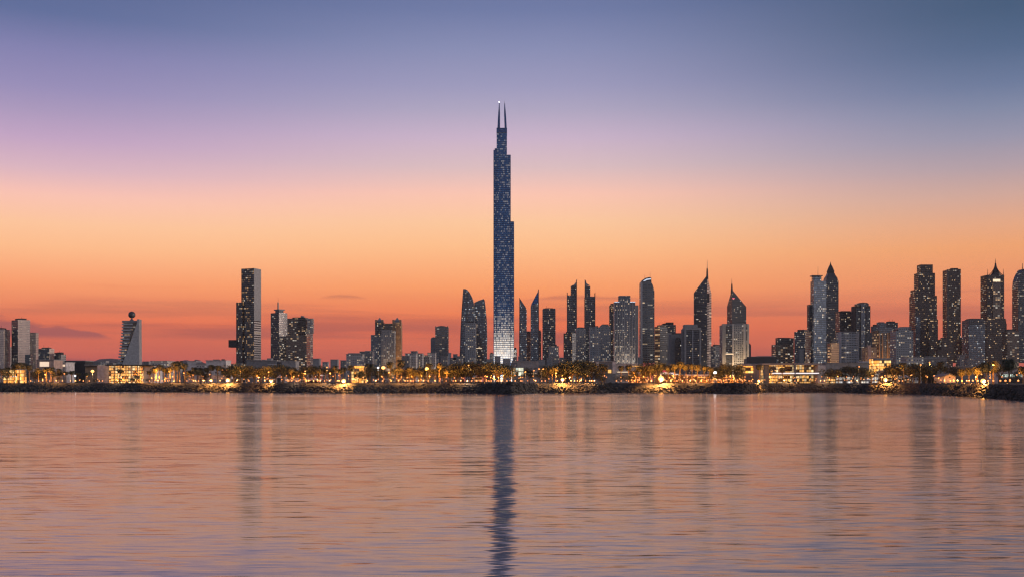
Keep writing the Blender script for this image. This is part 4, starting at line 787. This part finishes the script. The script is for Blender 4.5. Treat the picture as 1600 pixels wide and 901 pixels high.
ORD = ['first', 'second', 'third', 'fourth', 'fifth', 'sixth', 'seventh', 'eighth', 'ninth', 'tenth', 'eleventh', 'twelfth', 'thirteenth', 'fourteenth', 'fifteenth', 'sixteenth', 'seventeenth', 'eighteenth', 'nineteenth', 'twentieth']
plants = []   # name, proto, px, top_py, Y, baseheight, cat
def put(kind, px, top, Y, wid=1.0): plants.append([kind, px, top, Y, wid])
for px, top in ((2, 573), (12, 571), (60, 573), (80, 571), (112, 577), (136, 580), (233, 577), (244, 570), (262, 574), (277, 568), (303, 571), (314, 573), (323, 571), (350, 572), (22, 566), (30, 563), (38, 564), (46, 567), (73, 571), (84, 577), (93, 574), (103, 578), (122, 580), (187, 574), (213, 586), (240, 573), (249, 567), (257, 571), (266, 569), (272, 562), (281, 561), (289, 564), (297, 577), (329, 567), (340, 568),
                (455, 573), (463, 576), (475, 577), (490, 575), (500, 574), (508, 573), (524, 568), (531, 574), (536, 571), (547, 568), (610, 562), (627, 559), (640, 571), (648, 574), (657, 576), (670, 565), (686, 564), (699, 574), (710, 566), (717, 569),
                (863, 571), (868, 569), (941, 565), (945, 568), (970, 568), (983, 567), (1008, 570), (1016, 568), (1025, 567), (1034, 568), (1044, 569), (1054, 566), (1062, 561), (1072, 566), (1081, 565), (1090, 567), (1100, 568), (1109, 570),
                (1187, 566), (1222, 572), (1310, 574), (1386, 571), (1394, 570), (1401, 572), (1412, 563), (1428, 572), (1462, 568), (1469, 562), (1476, 569)): put('palm', px, top, None)
for px, top, Y in ((309, 569, 640), (578, 562, 640), (1503, 572, 470), (1514, 569, 480), (1527, 568, 460), (1541, 559, 430), (1552, 557, 470), (1577, 553, 400), (1599, 566, 440)): put('date_palm', px, top, Y)
for px, top, w_ in ((10, 574, 1), (56, 574, 1), (66, 577, 1), (90, 580, 1), (300, 576, 1), (320, 576, .9), (357, 568, 1.2), (366, 567, 1.3), (376, 570, 1.1), (386, 569, 1), (397, 570, 1.1), (408, 569, 1.1), (419, 571, 1), (431, 569, 1.2), (442, 568, 1.1), (452, 572, 1), (468, 570, 1.2), (484, 571, 1), (497, 569, 1), (515, 572, 1),
                    (560, 577, .9), (570, 574, 1), (590, 572, .9), (598, 575, 1), (620, 572, 1), (634, 574, 1), (645, 570, 1), (656, 571, 1), (664, 574, 1), (680, 574, .9), (694, 570, 1), (703, 566, 1.3), (714, 567, 1.2), (724, 564, 1.4), (736, 566, 1.2), (748, 563, 1.4), (757, 562, 1.3), (767, 564, 1.3), (779, 566, 1.4), (789, 569, 1.2), (798, 572, 1), (827, 571, .8),
                    (846, 574, .9), (856, 570, 1.2), (872, 566, 1.1), (882, 564, 1.3), (893, 562, 1.4), (903, 561, 1.3), (914, 563, 1.4), (925, 566, 1.3), (850, 582, .8), (1005, 566, 1.1), (1014, 563, 1.1), (1028, 565, 1), (1048, 567, 1), (1120, 571, 1), (1129, 569, 1.1), (1139, 566, 1.2), (1149, 568, 1.2), (1155, 576, .8),
                    (1296, 573, 1.1), (1306, 575, 1), (1322, 571, 1.2), (1334, 570, 1.3), (1345, 572, 1.1), (1353, 577, .9), (1361, 575, .8), (1398, 566, 1), (1424, 568, 1), (1436, 565, 1.3), (1447, 567, 1.4), (1455, 573, 1.1), (1490, 571, 1.1), (1536, 568, 1), (1562, 566, 1.1), (1588, 577, .9)): put('tree', px, top, None, w_)
for px, top, Y in ((207, 588, 640), (231, 590, 640), (347, 592, 650), (936, 585, 620), (943, 588, 615), (968, 585, 620), (977, 584, 620), (985, 587, 620), (810, 590, 600), (764, 588, 610), (1345, 588, 650), (1332, 590, 650), (1320, 589, 660), (1462, 592, 480), (1438, 588, 560), (148, 591, 650), (156, 592, 650), (1170, 592, 640), (600, 592, 640), (700, 592, 640)): put('bush', px, top, Y)
plants.sort(key=lambda p: (p[0], p[1]))
CN = {'palm': ('palm_tree', 'palm'), 'date_palm': ('date_palm', 'palm'), 'tree': ('leafy_tree', 'tree'), 'bush': ('round_bush', 'bush')}
DESC = {'palm': ['slim palm', 'bristly-crowned slim palm', 'slender palm with drooping fronds'], 'date_palm': ['big full-crowned date palm'], 'tree': ['dark rounded leafy tree', 'dense dark leafy tree', 'olive-green leafy tree'], 'bush': ['low clipped dark bush']}
counts = {}; rr = random.Random(5)
for p in plants: counts[(CN[p[0]][0], lm(p[1]))] = counts.get((CN[p[0]][0], lm(p[1])), 0) + 1
seen = {}
for idx, (kind, px, top, Y, wd) in enumerate(plants):
    if Y is None:
        e = shoreY(px) + SLOPE; Y = e + (rr.uniform(14, 42) if kind == 'palm' else rr.uniform(22, 60))
        if px > 1430: Y = max(Y, 560)
    z0 = GZ - .15 if True else GZ; hgt = Z(top, Y) - z0
    tr_, cr_ = {'palm': PALM, 'date_palm': BIGP, 'tree': TREE, 'bush': BUSH}[kind][idx % (4 if kind == 'palm' else 5 if kind == 'tree' else 2)]
    H0 = {'palm': 14.3, 'date_palm': 15.2, 'tree': 10.4, 'bush': 4.2}[kind]; s = hgt / H0
    nm, cat = CN[kind]; k = (nm, lm(px)); i = seen.get(k, 0); seen[k] = i + 1
    d = DESC[kind][0]
    short = {'palm': 'slim palm', 'date_palm': 'full-crowned date palm', 'tree': 'dark leafy tree', 'bush': 'clipped bush'}[kind]
    label = ('lone %s in front of %s' % (short, lm(px))) if counts[k] == 1 else ('%s %s from the left before %s' % (ORD[i], short, lm(px)))
    t_ = empty(nm, (X(px, Y), Y, z0), label, cat, {'palm': 'palms along the waterfront', 'date_palm': 'full date palms on the waterfront', 'tree': 'leafy trees behind the promenade', 'bush': 'clipped bushes by the promenade'}[kind], rz=rr.uniform(0, 6.28))
    sw = s * wd if kind == 'tree' else s
    t_.scale = (max(sw, .75) if kind == 'palm' else sw, max(sw, .75) if kind == 'palm' else sw, s)
    for me in (tr_, cr_): o = bpy.data.objects.new(me.name, me); COL.objects.link(o); o.parent = t_

# ------------------------------------------------------------------ lamps
def plight(parent, z, power, color=(1, .5, .2), rad=.15, dx=0, dy=0, aim=(0, 0, -1), cone=150):
    l = bpy.data.lights.new('lamp_light', 'SPOT'); l.energy = power; l.color = color; l.shadow_soft_size = rad; l.spot_size = math.radians(cone); l.spot_blend = .35
    o = bpy.data.objects.new('lamp_light', l); COL.objects.link(o); o.parent = parent; o.location = (dx, dy, z); o.rotation_euler = Vector(aim).to_track_quat('-Z', 'Y').to_euler(); return o
def bollard_meshes(mat, r_):
    a = MB(); a.lathe([(.11, 0), (.09, .15), (.06, .2), (.05, .9)], n=6); b_ = MB(); b_.lathe([(.01, .9), (r_ * .7, .9 + r_ * .3), (r_, .9 + r_), (r_ * .7, .9 + 1.7 * r_), (.01, .9 + 2 * r_)], n=10); return a.mesh('post', g['gunmetal']), b_.mesh('lamp_globe', g[mat])
BM = bollard_meshes('lamp_glow', .33)
bl = [23, 38, 48, 60.5, 67, 78, 88, 97.5, 110, 118, 130, 139.5, 155, 160, 171.5, 184, 196, 206, 233.5, 247, 253, 258, 262, 272, 281, 292, 302, 305.5, 310, 318, 330, 344, 370, 389, 403, 414, 421, 426, 450, 455.5, 462.5, 466, 478, 482, 490, 496, 500, 507, 515, 527, 529.5, 550, 559, 574, 587, 598, 611, 623, 633, 637, 642, 645.5, 654, 662, 669, 680, 687, 697, 708, 712, 720, 730.5, 737, 744.5, 751.5, 760, 764, 767.5, 779, 782, 785, 792, 797, 805, 814, 837, 846.5, 852, 870.5, 892, 898, 902, 906, 915, 921, 924, 926.5, 929, 963, 970.5, 982, 992, 1011, 1017.5, 1048.5, 1057.5, 1066, 1078.5, 1087, 1095.5, 1104, 1130.5, 1149, 1160, 1170.5, 1174, 1190, 1203.5, 1225.5, 1235, 1246.5, 1282, 1288, 1330, 1339.5, 1368, 1405, 1410, 1476, 1485, 1490, 1496, 1503, 1510.6, 1514, 1520, 1527.5, 1544, 1552, 1563, 1571, 1578, 1591]
DIM = [(752, 835), (936, 1000), (1105, 1200), (1345, 1440), (1540, 1610)]
cnt = {}; 
for q in bl: cnt[lm(q)] = cnt.get(lm(q), 0) + 1
sn = {}
rr = random.Random(9)
for q in bl:
    dark = any(a <= q <= b_ for a, b_ in DIM); Y = shoreY(q) + SLOPE + (5.5 if dark else 1.0); n_ = lm(q); i = sn.get(n_, 0); sn[n_] = i + 1
    lab = ('lone low glowing promenade lamp below %s' % n_) if cnt[n_] == 1 else ('%s low glowing promenade lamp from the left below %s' % (ORD[i], n_))
    t_ = empty('promenade_lamp', (X(q, Y), Y, GZ), lab, 'lamp', 'low lamps along the promenade'); s = rr.uniform(.8, 1.25); t_.scale = (s, s, 1)
    for me in BM: o = bpy.data.objects.new(me.name, me); COL.objects.link(o); o.parent = t_
    plight(t_, 2.1, (100 if dark else 2300) * rr.uniform(.05, 1.0) ** 1.6, (1, .43, .12) if rr.random() < .8 else (1, .62, .35))
# tall street lamps (px, head py, arms, glow, power, dY)
SL = [(71, 584, 1, 0, 120, 14), (101, 583, 1, 0, 120, 14), (118, 586, 1, 1, 80, 14), (145, 579, 1, 2, 1500, 16), (265, 580, 1, 0, 200, 16), (288, 582, 1, 0, 200, 20), (302, 585, 1, 0, 150, 20), (328, 584, 1, 0, 200, 16), (351, 577, 2, 0, 400, 25), (376, 579, 1, 0, 300, 25), (420, 580, 1, 0, 300, 20), (477, 579, 1, 0, 400, 20), (511, 573, 1, 0, 400, 22), (516, 582, 1, 0, 200, 16),
      (591, 573.5, 1, 1, 300, 25), (599, 573.5, 1, 2, 700, 25), (608, 581, 1, 0, 200, 20), (667, 575, 1, 2, 1500, 20), (732, 570, 1, 0, 250, 30), (821, 580, 1, 0, 200, 20), (834, 578, 1, 0, 200, 25), (845.5, 575.5, 2, 0, 500, 12), (869, 582, 1, 0, 400, 14), (1117, 581, 1, 3, 900, 16), (1342, 572, 1, 0, 500, 20), (1362, 570, 2, 0, 500, 25), (1377, 588, 1, 0, 300, 12), (1438, 569, 1, 0, 300, 20), (1452, 565, 1, 0, 300, 60), (1547, 569, 2, 0, 400, 40)]
SLAB = ['single-arm', 'white-glowing single-arm', 'brilliant orange', 'brilliant white']
cnt = {}; sn = {}
for q in SL: k = (q[3], q[2], lm(q[0])); cnt[k] = cnt.get(k, 0) + 1
for px, hp, arms, gl, pw, dY in SL:
    Y = shoreY(px) + SLOPE + dY; H = Z(hp, Y) - GZ; k = (gl, arms, lm(px)); i = sn.get(k, 0); sn[k] = i + 1
    kind = SLAB[gl] if arms == 1 else 'double-headed'
    lab = '%s%s street lamp on a tall pole by %s' % ('' if cnt[k] == 1 else ORD[i] + ' ', kind, lm(px))
    t_ = empty('street_lamp', (X(px, Y), Y, GZ - .1), lab, 'lamp', 'street lamps behind the promenade')
    mb = MB(); mb.tube((0, 0, 0), (0, 0, H), .13, .08, 6); pole = mb.build('pole', g['gunmetal'], t_, loc=(0, 0, 0))
    for s_ in ((1, -1) if arms == 2 else (0,)):
        x = s_ * 1.1
        mb = MB(); mb.tube((0, 0, H - .3), (x, -.5, H + .05), .06, .05, 5); mb.build('arm', g['gunmetal'], pole, loc=(0, 0, 0))
        r_ = {0: .42, 1: .5, 2: 1.05, 3: .8}[gl]; mb = MB(); mb.lathe([(.01, -r_ * .8), (r_ * .75, -r_ * .5), (r_, 0), (r_ * .6, r_ * .6), (.01, r_ * .8)], (x, -.5, H), 12); mb.build('lamp_globe', g['lamp_white' if gl in (1, 3) else 'flood_glow' if gl == 2 else 'lamp_glow'], t_, loc=(0, 0, 0), smooth=True)
        plight(t_, H - r_ - .4, pw * 4 / (2 if arms == 2 else 1), (1, .47, .14) if gl in (0, 2) else (.9, .95, 1), .2, x, -.6)
# strong floodlights standing at the top of the sea wall
FL = [(356, 593.2, 1.1, 4200), (330, 593.6, .75, 1500), (537, 594.5, 1.25, 5200), (879, 592.3, 1.05, 4200), (1033, 591, 1.7, 9000), (1185.5, 594.6, .85, 2600), (1383.5, 592.6, 1.15, 3600), (1536, 594.6, 1.35, 5200), (424, 595, .8, 1500)]
for px, hp, r_, pw in FL:
    Y = shoreY(px) + SLOPE - 1.0; H = Z(hp, Y) - GZ
    n_ = lm(px) + (' nearer the block tower' if px == 356 else ' nearer the palms' if px == 330 else '')
    t_ = empty('floodlight', (X(px, Y), Y, GZ - .4), 'blazing orange floodlight on the sea wall below ' + n_, 'floodlight', 'floodlights on the sea wall')
    H += .4; r_ *= Y / 620
    mb = MB(); mb.tube((0, 0, 0), (0, 0, H - r_ * .6), .12, .09, 6); mb.build('post', g['gunmetal'], t_, loc=(0, 0, 0))
    mb = MB(); mb.lathe([(.01, -r_), (r_ * .7, -r_ * .7), (r_, 0), (r_ * .7, r_ * .7), (.01, r_)], (0, 0, H), 14); mb.build('lamp_globe', g['flood_glow'], t_, loc=(0, 0, 0), smooth=True)
    plight(t_, H + .2, pw * 5, (1, .42, .1), .3, 0, -r_ - .5, cone=155); plight(t_, H + 1.0, pw * 1.2, (1, .42, .1), .3, 0, r_ + .6, aim=(0, 1, 0), cone=160)
# up-lighters among the trees
UL = [(16, 588, 700), (54, 586, 900), (64, 588, 700), (74, 589, 300), (247, 584, 1500), (256, 586, 1200), (269, 585, 900), (240, 588, 600), (385, 578, 700), (395, 576, 1800), (405, 582, 700), (460, 586, 600), (478, 586, 500), (508, 582, 700), (540, 588, 400), (598, 588, 700), (622, 588, 600), (640, 588, 900), (655, 588, 700), (676, 584, 900), (688, 582, 1500), (757, 589, 300), (773, 586, 1500), (783, 582, 2200), (794, 588, 700), (866, 580, 1000), (889, 584, 800), (905, 590, 400),
      (1000, 588, 500), (1012, 580, 1400), (1055, 588, 700), (1066, 576, 1700), (1076, 576, 1800), (1088, 578, 1400), (1128, 590, 900), (1140, 590, 700), (1160, 585, 700), (1188, 588, 900), (1302, 588, 600), (1380, 588, 700), (1469, 586, 900), (1478, 584, 700), (1507, 585, 3000), (1518, 583, 4200), (1529, 586, 3600), (1545, 587, 1500), (1574, 592, 300)]
cnt = {}; sn = {}
for q in UL: cnt[lm(q[0])] = cnt.get(lm(q[0]), 0) + 1
um = MB(); um.lathe([(.18, 0), (.22, .3), (.2, .34)], n=8); um = um.mesh('housing', g['gunmetal']); ul = MB(); ul.lathe([(.19, .345), (.14, .42), (.01, .45)], n=8); ul = ul.mesh('lens', g['flood_glow'])
for px, py, pw in UL:
    Y = shoreY(px) + SLOPE + (12 if px < 1500 else 15); n_ = lm(px); i = sn.get(n_, 0); sn[n_] = i + 1
    if px > 1500: Y = 440
    t_ = empty('up_lighter', (X(px, Y), Y, GZ - .15), ('orange up-lighter under the trees in front of %s' % n_) if cnt[n_] == 1 else ('%s orange up-lighter from the left in front of %s' % (ORD[i], n_)), 'lamp', 'up-lighters under the trees')
    for me in (um, ul): o = bpy.data.objects.new(me.name, me); COL.objects.link(o); o.parent = t_
    plight(t_, max(1.2, (597 - py) * .22), pw * 20, (1, .32, .035), .3, 0, -1.5, aim=(0, .55, 1), cone=150)
# floodlights washing the fronts of some buildings
fh_ = MB(); fh_.box(-.7, .7, -.4, .4, .5, 1.4); fh_.tube((0, 0, 0), (0, 0, .5), .12, .12, 6); fh_ = fh_.mesh('housing', g['gunmetal']); fl_ = MB(); fl_.box(-.55, .55, -.3, .3, 1.402, 1.44); fl_ = fl_.mesh('lens', g['flood_glow'])
for px, Yb, pw, col, n_ in ((1133, 1750, 5e4, (1, .62, .35), 'first column of the columned block'), (1146, 1750, 9e4, (1, .62, .3), 'second column of the columned block'), (1163.5, 1750, 1e5, (1, .62, .3), 'third column of the columned block'), (1375, 1800, 6e4, (1, .42, .12), 'outer piers of the orange floodlit block'), (1384, 1800, 8e4, (1, .42, .12), 'middle piers of the orange floodlit block'), (1393, 1800, 8e4, (1, .42, .12), 'last piers of the orange floodlit block'),
                            (1298, 1650, 3e4, (1, .55, .25), 'tan floodlit block'), (966, 1900, 6e4, (1, .72, .5), 'near end of the white ribbed tower'), (978, 1900, 7e4, (1, .72, .5), 'middle of the white ribbed tower'), (989, 1900, 6e4, (1, .72, .5), 'far end of the white ribbed tower'), (619, 1870, 9e4, (1, .5, .18), 'tan turret of the hotel'), (778, 2400, 2e5, (1, .9, .75), 'foot of the tallest tower on one side'), (796, 2400, 2e5, (1, .9, .75), 'foot of the tallest tower on the other side'), (1360, 1600, 2.5e4, (1, .5, .3), 'low tan residential block'), (1086, 2200, 4e4, (1, .8, .6), 'tall pointed tower')):
    Y = Yb - 16; t_ = empty('facade_floodlight', (X(px, Y), Y, GZ - .15), 'warm floodlight on the ground washing the ' + n_, 'floodlight', 'floodlights washing building fronts')
    for me in (fh_, fl_): o = bpy.data.objects.new(me.name, me); COL.objects.link(o); o.parent = t_
    plight(t_, 2.0, pw, col, .4, 0, 0, aim=(0, .42, 1), cone=95)
# small garden and terrace lamps between the trees
GM = bollard_meshes('lamp_glow', .24); rr = random.Random(31); gl_ = []
for a, b_, n in ((5, 95, 8), (118, 165, 4), (236, 300, 12), (300, 385, 8), (385, 470, 20), (470, 545, 10), (545, 660, 22), (660, 760, 8), (757, 835, 20), (840, 935, 12), (935, 1010, 10), (1010, 1115, 26), (1115, 1180, 22), (1185, 1290, 18), (1290, 1425, 26), (1425, 1475, 6), (1520, 1600, 8)):
    for k in range(n): gl_.append(rr.uniform(a, b_))
gl_.sort(); cnt = {}; sn = {}
for q in gl_: cnt[lm(q)] = cnt.get(lm(q), 0) + 1
for q in gl_:
    Y = shoreY(q) + SLOPE + rr.uniform(8, 20); n_ = lm(q)
    t_ = empty('garden_lamp', (X(q, Y), Y, GZ - .15), 'small warm garden lamp among the trees near ' + n_, 'lamp', 'garden lamps near ' + n_); s = rr.uniform(.7, 1.3); h_ = rr.uniform(1.2, 4.6); t_.scale = (s, s, h_)
    me = GM[0]; o = bpy.data.objects.new(me.name, me); COL.objects.link(o); o.parent = t_
    me = GM[1]; o = bpy.data.objects.new(me.name, me); COL.objects.link(o); o.parent = t_; o.scale = (1, 1, 1 / h_); o.location = (0, 0, .9 * (1 - 1 / h_))
    if rr.random() < .5: plight(t_, 1.0, 900 * rr.uniform(.3, 1.5), (1, .42, .1), .2, 0, 0, aim=(0, .3, 1), cone=170)
